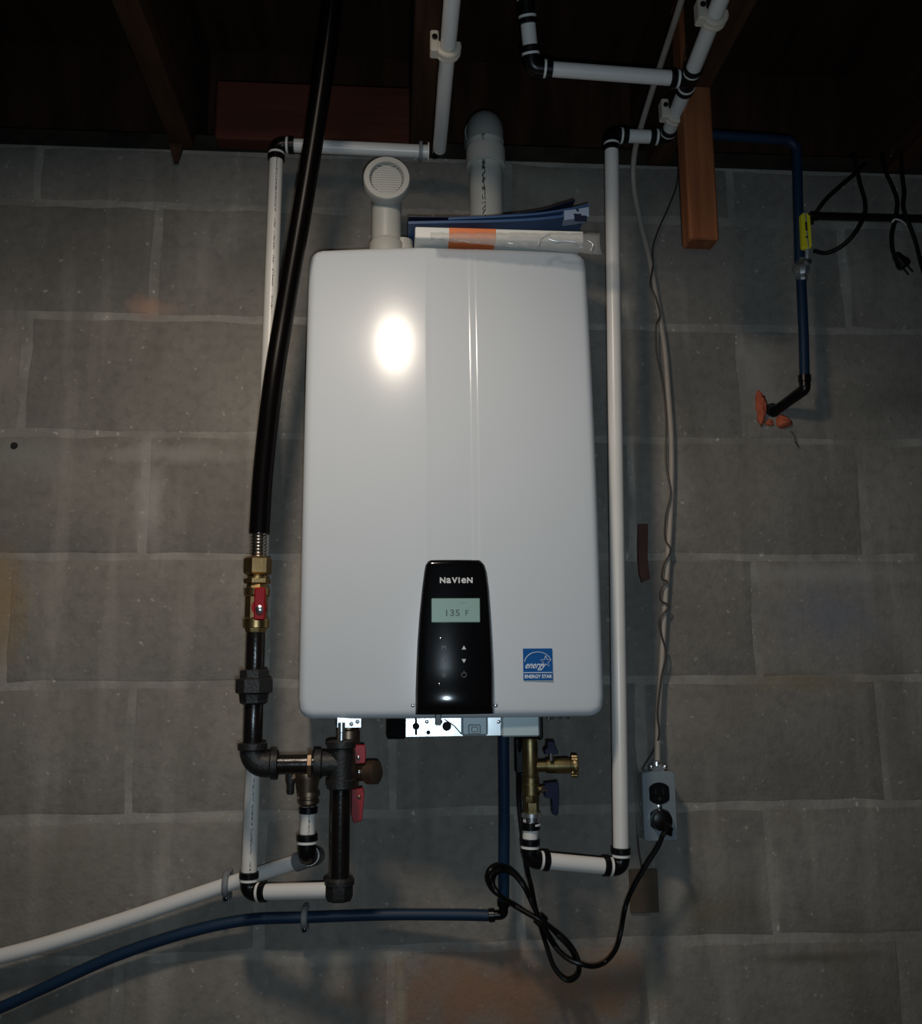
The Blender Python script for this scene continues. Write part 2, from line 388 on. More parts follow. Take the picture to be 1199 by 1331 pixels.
# ------------------------------------------------------------------ the room: wall of blocks
CO, BL = 0.2032, 0.4064
ZK4 = 1.422; X0 = -0.404            # bed joint 4 height; perpend of the even courses
TOPZ = 2.137
wall = build('wall_back', MB().box((0.18, 0.1010, TOPZ/2), (4.10, 0.200, TOPZ)), 'mortar', kind='structure')
variants = {}
def block_mesh(wd, ht, i):
    key = (round(wd, 3), round(ht, 3), i)
    if key in variants: return variants[key]
    rnd = random.Random(str(key)); mb = MB(); out = []
    hw, hh = wd/2, ht/2
    nx, nz = 8, 4
    for j in range(nx): out.append((-hw+wd*j/nx, -hh))
    for j in range(nz): out.append((hw, -hh+ht*j/nz))
    for j in range(nx): out.append((hw-wd*j/nx, hh))
    for j in range(nz): out.append((-hw, hh-ht*j/nz))
    jit = [(x+rnd.uniform(-.0026, .0026), z+rnd.uniform(-.0026, .0026)) for x, z in out]
    ins = [(x*(1-.0035/hw), z*(1-.0035/hh)) for x, z in jit]
    r0 = [V(x, 0.012, z) for x, z in jit]; r1 = [V(x, 0.0010, z) for x, z in jit]; r2 = [V(x, rnd.uniform(-.0006, .0004), z) for x, z in ins]
    mb.rings([r0, r1, r2], True)
    me = bpy.data.meshes.new('concrete_block'); me.from_pydata(mb.v, [], mb.f); me.update()
    import bmesh
    bm = bmesh.new(); bm.from_mesh(me); bmesh.ops.recalc_face_normals(bm, faces=bm.faces); bm.to_mesh(me); bm.free()
    me.polygons.foreach_set('use_smooth', [True]*len(me.polygons)); me.set_sharp_from_angle(angle=math.radians(25))
    me.materials.append(M['block']); variants[key] = me; return me
rr = random.Random(3)
for k in range(-6, 8):                       # course k lies between joint k-1... counted down from joint 4
    top = ZK4+(4-k+1)*CO if False else ZK4+(5-k-0)*CO
    z1 = top; z0 = top-CO
    # k=1 is the cut course under the sill
for row in range(0, 12):                     # row 0: cut top course; row r spans z0..z0+CO
    zb = ZK4+3*CO-row*CO; zt = min(zb+CO, TOPZ)
    if zb < -0.01: break
    off = X0+(BL/2 if row % 2 == 0 else 0)
    for c in range(-4, 7):
        xa = off+c*BL; xb = xa+BL
        xa = max(xa, -1.85); xb = min(xb, 2.2)
        if xb-xa < 0.06: continue
        jw = 0.0135+rr.uniform(-.003, .003)
        me = block_mesh(xb-xa-jw, zt-zb-0.0125, rr.randrange(4))
        o = bpy.data.objects.new('concrete_block', me); COL.objects.link(o)
        o.location = ((xa+xb)/2, rr.uniform(-.0004, .0004), (zb+zt)/2 + (0.005 if row == 0 else 0)*0)
        o.parent = wall; o.matrix_parent_inverse = Matrix.Translation(-world_loc(wall))
build('floor', MB().box((0.18, -1.6, -0.05), (4.1, 3.6, 0.10)), 'slab', kind='structure')

# joists, sill, subfloor
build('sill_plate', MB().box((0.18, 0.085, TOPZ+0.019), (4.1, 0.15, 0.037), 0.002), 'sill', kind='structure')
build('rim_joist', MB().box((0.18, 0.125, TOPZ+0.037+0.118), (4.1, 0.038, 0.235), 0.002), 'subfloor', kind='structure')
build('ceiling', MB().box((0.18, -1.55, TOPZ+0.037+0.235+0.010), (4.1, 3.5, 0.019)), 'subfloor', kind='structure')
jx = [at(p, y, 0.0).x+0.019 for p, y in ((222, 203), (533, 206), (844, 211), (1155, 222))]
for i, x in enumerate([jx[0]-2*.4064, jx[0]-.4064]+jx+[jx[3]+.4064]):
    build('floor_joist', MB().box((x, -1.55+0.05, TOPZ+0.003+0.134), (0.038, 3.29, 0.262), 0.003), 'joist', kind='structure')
pa = at(280, 185, 0.02); pb = at(533, 120, 0.02)
build('blocking_board', MB().box(((pa.x+jx[1]-.02)/2, -0.012, (pa.z+pb.z)/2+0.003), (jx[1]-.02-pa.x, 0.036, pb.z-pa.z), 0.003), 'blocking', kind='structure')
# splinter of wood sticking out under the first joist
a = at(226, 208, 0.015)
o = build('wood_splinter', MB().rings([[V(a.x-.010, -.004, TOPZ+.004), V(a.x+.014, -.004, TOPZ+.004), V(a.x+.014, -.014, TOPZ+.004), V(a.x-.010, -.014, TOPZ+.004)],
     [V(a.x-.001, -.006, a.z-.002), V(a.x+.006, -.006, a.z-.002), V(a.x+.006, -.012, a.z-.002), V(a.x-.001, -.012, a.z-.002)]]), 'joist')
tag(o, 'small dark wood splinter poking down over the wall top under the left joist', 'splinter')

# hanging cleat
a = at(897, 310, 0.222); b = at(935, 310, 0.222)
t = thing('wood_cleat', 'orange-brown wooden board end hanging in front of the wall beside the right joist', 'board', V((a.x+b.x)/2, -0.2, a.z))
ctop = TOPZ+0.17
build('board', MB().box(((a.x+b.x)/2+.001, -0.203, (a.z+ctop)/2), (b.x-a.x, 0.038, ctop-a.z), 0.0025), 'cleat', t)

# ------------------------------------------------------------------ pipes: fittings
def fitting(parent, c, dirs, r=0.0125, leg=0.015, collars=True, name='elbow_fitting', sleeve=0.0095, material='black_plastic', ring_r=1.12):
    """black plastic fitting (elbow or tee) with a white band and a black ring on each arm"""
    mb = MB(); dirs = [d.normalized() for d in dirs]
    if len(dirs) == 2 and abs(dirs[0].dot(dirs[1])) < 0.98:
        mb.tube(arc_path(c+dirs[0]*leg, c, c+dirs[1]*leg, r*0.9), r, 16)
    else:
        for d in dirs: mb.tube([c-d*0.001, c+d*leg], r, 16)
    e = build(name, mb, material, parent)
    if collars:
        for d in dirs:
            build('white_band', MB().lathe(c+d*leg, d, [(0, r*.9), (.0002, r*1.06), (.0036, r*1.06), (.0038, r*.9)]), 'band', e)
            build('crimp_ring', MB().lathe(c+d*(leg+.0040), d, [(0, r*.95), (.0008, r*ring_r), (sleeve-.001, r*ring_r), (sleeve, r*.95)]), 'black_plastic', e)
    return e
def pipe(parent, a, b, r=0.0111, material='white_pex', name='pipe', n=2):
    return build(name, MB().tube([a.lerp(b, i/(n-1)) for i in range(n)], r, 20), material, parent)

# ---- left white run: along the joist, across, down, back to the service valve
HA = 0.10
A_top = at(360, 188, HA); A_bot = at(323, 1160, HA)
tw = thing('water_pipe', 'long white water riser left of the heater behind the black hose', 'pipe', A_bot)
dA = (A_bot-A_top).normalized()
B_end = at(571, 198, HA)
D_end = at(440, 1157, 0.145)
C0 = B_end.copy(); C1 = atz(589, -12, B_end.z)
fitting(tw, A_top, [dA, B_end-A_top]); fitting(tw, A_bot, [-dA, D_end-A_bot])
pipe(tw, A_top+dA*.022, A_bot-dA*.022, material='white_print')
dB = (B_end-A_top).normalized(); pipe(tw, A_top+dB*.022, B_end-dB*.018)
e = fitting(tw, C0, [-dB, (C1-C0)], r=.0115, leg=.010, collars=False)
build('hub_ring', MB().lathe(C0-dB*.034, dB, [(0, .010), (.0005, .017), (.006, .017), (.0065, .010)]), 'clip_grey', e)
build('white_band', MB().lathe(C0-dB*.020, dB, [(0, .008), (.0005, .0155), (.003, .0155), (.0035, .008)]), 'band', e)
pipe(tw, C0+(C1-C0).normalized()*.008, C1+(C1-C0)*0.9)
dD = (D_end-A_bot).normalized(); pipe(tw, A_bot+dD*.022, D_end)

def joist_clip(c, side, wd=0.03):
    """moulded clip: ring round a pipe that runs along y, with a nailing lug"""
    t = thing('pipe_clip', '', 'clip', c)
    prof = [V(math.cos(a)*.0145, 0, math.sin(a)*.0145) for a in [math.radians(-200+i*22) for i in range(11)]]
    mb = MB(); mb.tube([c+p for p in prof], .0042, 10)
    mb.tube([c+p+V(0, -.010, 0) for p in prof], .0042, 10)
    build('saddle', mb, 'clip', t)
    build('nail_lug', MB().box(c+V(side*.019, -.005, .006), (.012, .020, .032), .002), 'clip', t)
    build('nail', MB().lathe(c+V(side*.019, -.016, .009), V(0, -1, 0), [(0, .004), (.002, .004), (.0025, .002)], 10), 'black_iron', t)
    return t
def on_line(p0, p1, px, py):
    best = None
    for i in range(1001):
        q = p0.lerp(p1, i/1000); d = q-CAM
        z = d.dot(FW); x = 599.5+FPX*d.dot(RT)/z; y = 665.5-FPX*d.dot(UP)/z
        e = (x-px)**2+(y-py)**2
        if best is None or e < best[0]: best = (e, q)
    return best[1]
c = joist_clip(on_line(C0, C1, 579, 66), -1)
c['label'] = 'cream plastic clip holding the white pipe under the middle joist'; c['group'] = 'cream joist clips'

# ---- right white run
HR = 0.13
R_top = at(795, 176, HR); R_bot = at(808, 1128, HR)
R_l = at(689, 1117, 0.15)
tr = thing('water_pipe', 'long white water riser right of the heater with black elbows', 'pipe', R_bot)
dR = (R_bot-R_top).normalized()
fitting(tr, R_top, [dR, V(1, 0, 0)]); fitting(tr, R_bot, [-dR, R_l-R_bot])
pipe(tr, R_top+dR*.022, R_bot-dR*.022, r=.0116)
F_end = at(866, 168, HR); F_end.z = R_top.z
pipe(tr, R_top+V(.022, 0, 0), F_end-V(.022, 0, 0))
dL = (R_l-R_bot).normalized(); pipe(tr, R_bot+dL*.022, R_l-dL*.022, r=.0116)
R_lu = at(690, 1064, 0.15)
fitting(tr, R_l, [-dL, R_lu-R_l])
dU = (R_lu-R_l).normalized(); pipe(tr, R_l+dU*.022, R_lu)
build('crimp_ring', MB().lathe(at(690, 1079, .15), V(0, 0, 1), [(0, .011), (.0008, .0138), (.011, .0138), (.012, .011)]), 'black_plastic', tr)
G1 = atz(937, 0, F_end.z)
G1 = V(G1.x, G1.y, F_end.z)
e = fitting(tr, F_end, [V(-1, 0, 0), G1-F_end])
tee_c = on_line(F_end, F_end+(G1-F_end)*1.0, 893, 102)
dG = (G1-F_end).normalized()
pipe(tr, F_end+dG*.022, tee_c-dG*.022, r=.0116); pipe(tr, tee_c+dG*.022, G1+dG*.9, r=.0116)
fitting(tr, tee_c, [dG, -dG, V(-1, 0, 0)], name='tee_fitting', leg=.016)
H_end = at(692, 88, -tee_c.y); J1 = at(681, -30, -tee_c.y+0.05)
dJ = (J1-H_end).normalized(); dH = (tee_c-H_end).normalized()
pipe(tr, tee_c-dH*.022, H_end+dH*.022); fitting(tr, H_end, [dH, dJ], leg=.017)
J_m = H_end+dJ*(at(683, 10, -tee_c.y+.035)-H_end).length
pipe(tr, H_end+dJ*.022, J_m-dJ*.012)
fitting(tr, J_m, [dJ, -dJ], leg=.010, name='coupling', sleeve=.008)
pipe(tr, J_m+dJ*.015, J1+dJ*.1)
c = joist_clip(on_line(F_end, G1, 874, 150), -1); c['label'] = 'lower cream clip on the slanting white pipe beside the wood board'; c['group'] = 'cream joist clips'
c = joist_clip(on_line(F_end, G1+dG*.2, 927, 25), -1); c['label'] = 'upper cream clip on the slanting white pipe at the picture top'; c['group'] = 'cream joist clips'

# ------------------------------------------------------------------ water heater
HF = 0.2
xl, xr = at(385, 925, HF).x, at(788, 925, HF).x
zt, zb = at(585, 311, HF).z, at(585, 934, HF).z
heater = thing('water_heater', 'large white wall-hung tankless water heater with a black control panel', 'heater', V((xl+xr)/2, -0.02, zb))
RR = 0.022; RO = 0.013
cx, cz = (xl+xr)/2, (zt+zb)/2; hw, hh = (xr-xl)/2, (zt-zb)/2
def slope(x):
    def bell(c, wd, a): return a*math.exp(-((x-c)/wd)**2)
    s = 0.0
    if x < 0.050: s = 0.150-0.085*max(0, min(1, (x+0.040)/0.100))
    elif x < 0.058: s = -0.05
    elif x < 0.16: s = -0.012
    else: s = -0.012-0.06*(x-0.16)/0.14
    return s+bell(0.1165, .0011, .30)+bell(0.1265, .0011, .27)
NP = 3000; tab = [0.0]
for i in range(NP): tab.append(tab[-1]+slope(xl+(xr-xl)*(i+.5)/NP)*(xr-xl)/NP)
pk = max(tab)
def bulge(x, z):
    u = (x-xl)/(xr-xl)*NP; i = max(0, min(NP-1, int(u))); f = u-i
    d = (tab[i]*(1-f)+tab[i+1]*f)-pk
    v = (z-cz)/hh
    return d + 0.0 - 0.0132*max(0, v+0.35)**2 - 0.003*v*v
def front_y(x, z): return -(HF+0.006+bulge(x, z))
def grid_axis(c, h, extra=()):
    a = [c-h+RO*(1-math.cos(t*math.pi/2/7)) if False else c-h+RO*(i/7)**1.5 for i, t in enumerate(range(8))]
    b = [2*c-x for x in reversed(a)]
    n = 46; mid = [a[-1]+(b[0]-a[-1])*i/n for i in range(1, n)]
    return sorted(set([round(x, 6) for x in a+mid+list(extra)+b]))
gx = grid_axis(cx, hw, [0.112+.0003*i for i in range(64)]+[.046+.001*i for i in range(16)])
gz = grid_axis(cz, hh)
vs = []; nX, nZ = len(gx), len(gz)
def rrect(x, z):
    """project on / measure inside a rounded rectangle: returns x, z, distance to the edge"""
    dx = abs(x-cx)-(hw-RR); dz = abs(z-cz)-(hh-RR)
    if dx > 0 and dz > 0:
        l = math.hypot(dx, dz); lim = RR
        # squeeze the square corner onto the round one
        m_ = max(dx, dz); k = m_/l
        dx *= k; dz *= k; l = m_
        x = cx+math.copysign(hw-RR+dx, x-cx); z = cz+math.copysign(hh-RR+dz, z-cz)
        return x, z, RR-l
    return x, z, min(hw-abs(x-cx), hh-abs(z-cz))
for z in gz:
    for x in gx:
        X, Z, d = rrect(x, z)
        roll = 0.0
        if d < RO: roll = RO-math.sqrt(max(0, RO*RO-(RO-d)**2))
        vs.append(V(X, front_y(X, Z)+roll, Z))
fs = [(j*nX+i, j*nX+i+1, (j+1)*nX+i+1, (j+1)*nX+i) for j in range(nZ-1) for i in range(nX-1)]
per = [i for i in range(nX)]+[j*nX+nX-1 for j in range(1, nZ)]+[(nZ-1)*nX+i for i in range(nX-2, -1, -1)]+[j*nX for j in range(nZ-2, 0, -1)]
o0 = len(vs); vs += [V(vs[i].x, -0.185+max(0, vs[i].y+.185), vs[i].z) for i in per]
o1 = len(vs); vs += [V(vs[i].x, -0.004, vs[i].z) for i in per]
n = len(per)
for i in range(n):
    k = (i+1) % n
    fs.append((per[i], o1+i, o1+k, per[k]))
vs = vs[:o0]+vs[o1:]; fs = [tuple(v-(o1-o0) if v >= o1 else v for v in f) for f in fs]
fs.append(tuple(range(o0, o0+n)))
build('housing', MB().add(vs, fs), 'white_enamel', heater, smooth=50)

# control panel: raised black shield on the lower front
def PX(px, py, h=HF+.012): return at(px, py, h)
left = [(557, 729), (553.5, 734), (552, 742), (549, 765), (545.5, 800), (543, 835), (541.5, 870), (540.5, 900), (540.5, 929)]
right = [(626, 729), (630.5, 734), (633, 742), (636, 765), (638.5, 800), (640.5, 835), (642, 870), (642.5, 900), (642.5, 929)]
rows = []
top_l, top_r = (560, 727.5), (623, 727.5)
rowsL = [top_l]+left; rowsR = [top_r]+right
nU = 22
pv = []
def cp_y(u, v, x, z):
    # u across 0..1, v down 0..1 ; crowned, with the foot swelling out then tucking in
    e = 1-(2*u-1)**2
    u = min(1, max(0, u)); v = min(1, max(0, v))
    edge = min(1.0, min(u, 1-u)/0.07); edge = math.sqrt(max(0, 1-(1-edge)**2))
    eb = min(1.0, min(v/0.035, (1-v)/0.10)); eb = math.sqrt(max(0, 1-(1-eb)**2))
    foot = 0.0020*math.exp(-((v-0.90)/0.10)**2)+0.006*v
    return 0.004+0.004*edge*eb+0.003*e+foot*(0.5+0.5*e)*edge
def interp(seq, z):
    for a, b in zip(seq, seq[1:]):
        if a.z >= z >= b.z: return a.lerp(b, (a.z-z)/max(1e-9, a.z-b.z)).x
    return seq[0].x if z > seq[0].z else seq[-1].x
SL = [PX(*p) for p in rowsL]; SR = [PX(*p) for p in rowsR]
ztop, zbot = SL[0].z, SL[-1].z
zs = [ztop+(zbot-ztop)*(i/40) for i in range(41)]
zs = sorted(set(zs+[p.z for p in SL]), reverse=True)
for z in zs:
    a = interp(SL, z); b = interp(SR, z); v = (ztop-z)/(ztop-zbot)
    for i in range(nU+1):
        u = i/nU; u2 = 0.5-0.5*math.cos(math.pi*u)*(1) if False else u
        x = a+(b-a)*u2
        pv.append(V(x, -HF-0.004-cp_y(u2, v, x, z), z))
pn = len(pv); R_ = len(zs); C_ = nU+1
pf = [(j*C_+i, j*C_+i+1, (j+1)*C_+i+1, (j+1)*C_+i) for j in range(R_-1) for i in range(nU)]
per = [i for i in range(C_)]+[j*C_+nU for j in range(1, R_)]+[(R_-1)*C_+i for i in range(nU-1, -1, -1)]+[j*C_ for j in range(R_-2, 0, -1)]
pv += [V(pv[i].x, -0.185, pv[i].z) for i in per]
for i in range(len(per)):
    k = (i+1) % len(per); pf.append((per[i], pn+i, pn+k, per[k]))
panel = build('control_panel', MB().add(pv, pf), 'black_gloss', heater, smooth=50)
HP = HF+0.0150
def on_panel(px, py, d=.0005):
    p = at(px, py, HP); z = min(SL[0].z, max(SL[-1].z, p.z)); a = interp(SL, z); b = interp(SR, z)
    p.y = -HF-0.004-cp_y((p.x-a)/(b-a), (ztop-z)/(ztop-zbot), p.x, z)-d; return p
a = at(561, 778, HP); b = at(624, 809, HP)
disp = build('display', MB().box(((a.x+b.x)/2, -HP-.0018, (a.z+b.z)/2), (b.x-a.x, .004, a.z-b.z), .0008), 'lcd', panel)
c0 = at(588, 797, HP+.0040); text_mesh('135', .0125, 'temperature_reading', 'lcd_ink', disp, c0, xscale=1.25)
c0 = at(607, 797, HP+.0040); text_mesh('F', .0115, 'unit_letter', 'lcd_ink', disp, c0)
c0 = at(603, 783, HP+.0040); text_mesh('- - -', .006, 'status_marks', 'lcd_ink', disp, c0)
bx = on_panel(574.5, 754, .0008)
for ch, dx, sz_, cap in (('N', 0, .0108, 0), ('a', .0085, .0142, .0012), ('V', .0170, .0108, 0), ('I', .0233, .0108, 0), ('e', .0298, .0142, .0012), ('N', .0385, .0108, 0)):
    text_mesh(ch, sz_, 'brand_letter', 'print_white', panel, bx+V(dx+.0012, 0, -.004), bold=.0004, xscale=1.05, base=True)
def flat(pts, y, th=.0004): return MB().prism(pts, y+.001, y-th)
for (px, py, kind) in ((603, 842, 'up'), (603, 859, 'down'), (577, 842, 'M'), (577, 859, 'back'), (577, 877, 'info'), (603, 877, 'power')):
    p = on_panel(px, py, .0012)
    if kind in ('up', 'down'):
        s_ = 1 if kind == 'up' else -1; r_ = .0030
        build('button', flat([(p.x-r_, p.z-s_*r_*.8), (p.x+r_, p.z-s_*r_*.8), (p.x, p.z+s_*r_)], p.y), 'print_white', panel, smooth=0)
    elif kind == 'M': text_mesh('M', .0085, 'button', 'print_grey', panel, p)
    elif kind == 'back':
        mb = MB().tube([p+V(math.cos(t)*.0032, 0, math.sin(t)*.0028) for t in [math.radians(150-i*30) for i in range(10)]], .0005, 6); build('button', mb, 'print_grey', panel)
    elif kind == 'info':
        mb = MB().tube([p+V(math.cos(t)*.0036, 0, math.sin(t)*.0036) for t in [i*math.pi/8 for i in range(17)]], .0005, 6); mb.lathe(p+V(0, .001, 0), V(0, -1, 0), [(0, .0014), (.0014, .0014)], 10); build('button', mb, 'print_grey', panel)
    else:
        mb = MB().tube([p+V(math.cos(t)*.0034, 0, math.sin(t)*.0034) for t in [math.radians(120+i*25) for i in range(13)]], .0005, 6); mb.box(p+V(0, 0, .003), (.0009, .0008, .004)); build('button', mb, 'print_grey', panel)
p = on_panel(573, 830, .0006); build('indicator_light', MB().lathe(p, V(0, -1, 0), [(-.001, .0014), (.0006, .0013), (.001, .0006)], 10), 'screw', panel)
p = on_panel(571, 889, .001); build('indicator_light', MB().lathe(p, V(0, -1, 0), [(-.002, .0014), (.0016, .0013), (.002, .0006)], 10), 'screw', panel)
for px in (537, 645):
    p = at(px, 917, HF+.004); build('screw', MB().lathe(V(p.x, front_y(p.x, p.z)+.001, p.z), V(0, -1, 0), [(-.001, .0028), (.0012, .0026), (.0018, .001)], 10), 'screw', heater)

# energy sticker
a = at(680, 843, HF+.004); b = at(719, 884, HF+.004)
ys = min(front_y(a.x, a.z), front_y(b.x, b.z), front_y(a.x, b.z), front_y(b.x, a.z))-.0006
W = b.x-a.x; Hh = a.z-b.z; xc = (a.x+b.x)/2
st = build('energy_label', MB().box((xc, ys+.002, (a.z+b.z)/2), (W, .005, Hh), .0003), 'label_blue', heater, label='blue and white energy efficiency sticker')
yt = ys-.0008
zc = a.z-Hh*.47
mb = MB().tube([V(xc+math.cos(t)*W*.46, yt, zc+math.sin(t)*Hh*.36) for t in [math.radians(172-i*13) for i in range(13)]], .0005, 6)
build('arc_line', mb, 'label_white', st)
mb = MB().box((xc, yt, a.z-Hh*.76), (W*.98, .0006, .0010)); build('rule_line', mb, 'label_white', st)
sx, sz = xc+W*.27, a.z-Hh*.42
mb = MB().tube([V(sx+math.cos(t)*r_, yt, sz+math.sin(t)*r_) for t, r_ in [(math.radians(90+i*36), W*.20 if i % 2 == 0 else W*.08) for i in range(11)]], .0005, 6)
build('star_outline', mb, 'label_white', st)
text_mesh('energy', .0135, 'script_lettering', 'label_white', st, V(xc-W*.12, yt, a.z-Hh*.53), shear=.55, xscale=.78, bold=.0001)
text_mesh('ENERGY STAR', .0066, 'caption_lettering', 'label_white', st, V(xc, yt, a.z-Hh*.885), bold=.0002, xscale=.93)

# things under the heater: bracket, boxes, stubs (all part of the heater)
def slab(x0, y0, x1, y1, h, th, name, material, parent=heater, bev=.002, **kw):
    a = at(x0, y0, h); b = at(x1, y1, h)
    return build(name, MB().box(((a.x+b.x)/2, -h+th/2, (a.z+b.z)/2), (b.x-a.x, th, a.z-b.z), bev), material, parent, **kw)
zlow = at(585, 934, HF).z
def lowbox(x0, x1, y1, h, th, name, material, bev=.002, **kw):
    """box hanging from the heater's underside down to pixel row y1"""
    a = at(x0, y1, h); b = at(x1, y1, h); zt_ = zlow+.012
    return build(name, MB().box(((a.x+b.x)/2, -h+th/2, (a.z+zt_)/2), (b.x-a.x, th, zt_-a.z), bev), material, heater, **kw)
br = lowbox(527, 652, 958.5, .172, .004, 'mounting_bracket', 'galv', .001)
for px, py, r_ in ((541, 944, .005), (557, 952, .003), (581, 944, .0065)):
    p = at(px, py, .1722); build('punched_hole', MB().lathe(p, V(0, -1, 0), [(-.001, r_), (.0006, r_)], 14), 'hole', br)
p = at(541, 944, .1726); build('keyhole_slot', MB().prism([(p.x-.0016, p.z-.012), (p.x+.0016, p.z-.012), (p.x+.0016, p.z+.012), (p.x-.0016, p.z+.012)], p.y+.001, p.y-.0004), 'hole', br)
p0 = at(578, 935, .1745); p1 = at(600, 954, .1745); build('ground_wire', MB().tube([p0, p0.lerp(p1, .5)+V(.002, 0, .001), p1], .0008, 8), 'wire', br)
for px in (555, 648, 573): 
    p = at(px, 938, .174); build('bolt_head', MB().lathe(p, V(0, -1, 0), [(-.001, .003), (.002, .003), (.0026, .0015)], 6), 'screw', br)
pl = lowbox(600, 635, 957, .178, .010, 'embossed_cover', 'grey_metal', .003)
a = at(617, 948, .179); build('raised_rib', MB().box(a, (.018, .004, .014), .0018), 'grey_metal', pl); build('raised_rib', MB().box(a+V(0, -.0015, 0), (.010, .004, .008), .0015), 'grey_metal', pl)
lowbox(653, 702, 958, .185, .05, 'junction_box', 'grey_metal', .002)
lowbox(699, 707, 962, .15, .05, 'box_side', 'black_plastic', .003)
ds = lowbox(503, 527, 961, .165, .022, 'drain_trap', 'black_matte', .002)
for px in (505, 510, 515, 520, 525):
    p = at(px, 946, .177); build('cap_rib', MB().box((p.x, p.y, zlow+.001), (.003, .004, .026), .0008), 'black_matte', ds)
lowbox(566, 574, 943, .205, .008, 'pressure_pin', 'black_plastic', .001)
gb = lowbox(438, 470, 946.5, .182, .003, 'gas_inlet_plate', 'galv', .0008)
for px, py in ((445, 943), (457, 941), (465, 938)):
    p = at(px, py, .183); build('bolt_head', MB().lathe(p, V(0, -1, 0), [(-.001, .0034), (.002, .0034), (.0026, .0015)], 6), 'plate', gb)
for px in (718, 728, 738): 
    p = at(px, 937, .17); build('bolt_head', MB().lathe(V(p.x, -.172, zlow-.0015), V(0, 0, -1), [(-.004, .003), (.0022, .003), (.003, .001)], 6), 'screw', heater)
p = at(714, 938, .15); build('screw', MB().lathe(V(p.x, -.15, zlow+.004), V(0, 0, -1), [(0, .003), (.010, .003), (.011, .001)], 8), 'screw', heater)

# ------------------------------------------------------------------ vents on top
HV = 0.125
c = at(503, 234, HV+.035)
t = thing('air_intake_elbow', 'short white plastic elbow on the heater top with a round screened mouth facing out', 'vent', V(c.x, -HV, zt))
zc = c.z
mb = MB(); cc = V(c.x, -HV, zc)
mb.tube(arc_path(V(c.x, -HV, zt+.012), V(c.x, -HV, zc), V(c.x, -HV-.036, zc), .024, 10), .0238, 28)
build('elbow', mb, 'pvc_plain', t)
build('mouth_ring', MB().rings([[V(c.x+math.cos(a)*r_, y_, zc+math.sin(a)*r_) for a in [2*math.pi*i/40 for i in range(40)]] for r_, y_ in
      ((.0325, -HV-.018), (.0368, -HV-.020), (.0372, -HV-.040), (.0355, -HV-.043), (.0275, -HV-.043), (.0262, -HV-.040), (.0262, -HV-.034))], False), 'pvc_plain', t)
scr = build('screen', MB().lathe(V(c.x, -HV-.034, zc), V(0, -1, 0), [(0, .027), (.0008, .027)], 32), 'pvc_screen', t)
for i in range(-6, 7):
    r_ = math.sqrt(max(0, .0265**2-(i*.004)**2))
    build('grille_bar', MB().box((c.x, -HV-.0362, zc+i*.004), (2*r_, .0012, .0011)), 'pvc_plain', t)
build('socket', MB().lathe(V(c.x, -HV, zt-.002), V(0, 0, 1), [(0, .0285), (.026, .0275), (.028, .026), (.032, .024)], 28), 'pvc_plain', t)
a = at(523, 308, HV+.03); b_ = at(523, 283, HV+.03)
o = build('rubber_coupling', MB().lathe(V(a.x+.002, -HV+.005, zt-.001), V(0, 0, 1), [(0, .017), (.034, .0155), (.036, .013)], 20), 'pvc_plain')
tag(o, 'small white plastic stub cap beside the screened intake elbow on the heater top', 'cap')

HX = 0.060
p0 = at(634, 300, HX); xv = at(632, 230, HX).x; ze = at(632, 183, HX).z
t = thing('exhaust_pipe', 'white plastic exhaust pipe rising from the heater top into an elbow', 'vent', V(xv, -HX, zt))
build('pipe', MB().lathe(V(xv, -HX, zt-.002), V(0, 0, 1), [(0, .0285), (ze-zt, .0285)], 32), 'pvc', t)
build('hub', MB().lathe(V(xv, -HX, at(632, 206, HX+.03).z), V(0, 0, 1), [(0, .030), (.002, .0338), (.030, .0338), (.034, .033)], 32), 'pvc_plain', t)
eb = build('elbow', MB().tube(arc_path(V(xv, -HX, ze-.004), V(xv, -HX, ze+.034), V(xv, .07, ze+.036), .030, 10), .0312, 28), 'pvc_grey', t)
build('hub', MB().lathe(V(xv, -.026, ze+.036), V(0, 1, 0), [(0, .033), (.024, .033)], 28), 'pvc_grey', eb)

# ------------------------------------------------------------------ papers and bag on the heater
def sheet(front, depth, thick, name, material, parent=None, rise=0.0):
    """bent slab: front = list of points of the lower front edge; goes back by depth"""
    n_ = len(front); r = []
    for p in front:
        r.append([p, p+V(0, 0, thick), p+V(0, depth, thick+rise), p+V(0, depth, rise)])
    return build(name, MB().rings(r, True), material, parent, smooth=40)
a = at(540, 306, .19); b = at(759, 306, .19)
man_z = zt+.006
t = thing('instruction_manual', 'thick white instruction manual with an orange band lying on the heater', 'booklet', V((a.x+b.x)/2, -.145, man_z))
x0, x1 = a.x, b.x
mh = at(600, 292, .19).z-at(600, 306.5, .19).z
build('pages', MB().box(((x0+x1)/2, -.145, man_z+mh/2), (x1-x0, .09, mh), .0015), 'paper', t)
xa, xb = at(583, 300, .19).x, at(646, 300, .19).x
build('orange_band', MB().box(((xa+xb)/2, -.145, man_z+mh/2), (xb-xa, .0906, mh+.0005), .0015), 'orange', t)
def fr(pts, h): return smooth_path([at(x, y, h) for x, y in pts], 5)
o = sheet(fr([(531, 291), (580, 290), (640, 289), (700, 286), (740, 281), (764, 275)], .172), .075, .0042, 'brochure', 'blue_print')
tag(o, 'blue brochure lying flat between the white manual and the navy brochure', 'booklet')
o = sheet(fr([(583, 285.5), (640, 283), (700, 279), (745, 272), (766, 267)], .168), .072, .0035, 'brochure', 'blue_print')
tag(o, 'blue folded leaflet whose right end curls up above the manual', 'booklet')
o = sheet(fr([(531, 282), (590, 282.5), (650, 280), (700, 274), (735, 264), (748, 260)], .165), .070, .0016, 'brochure', 'navy_print')
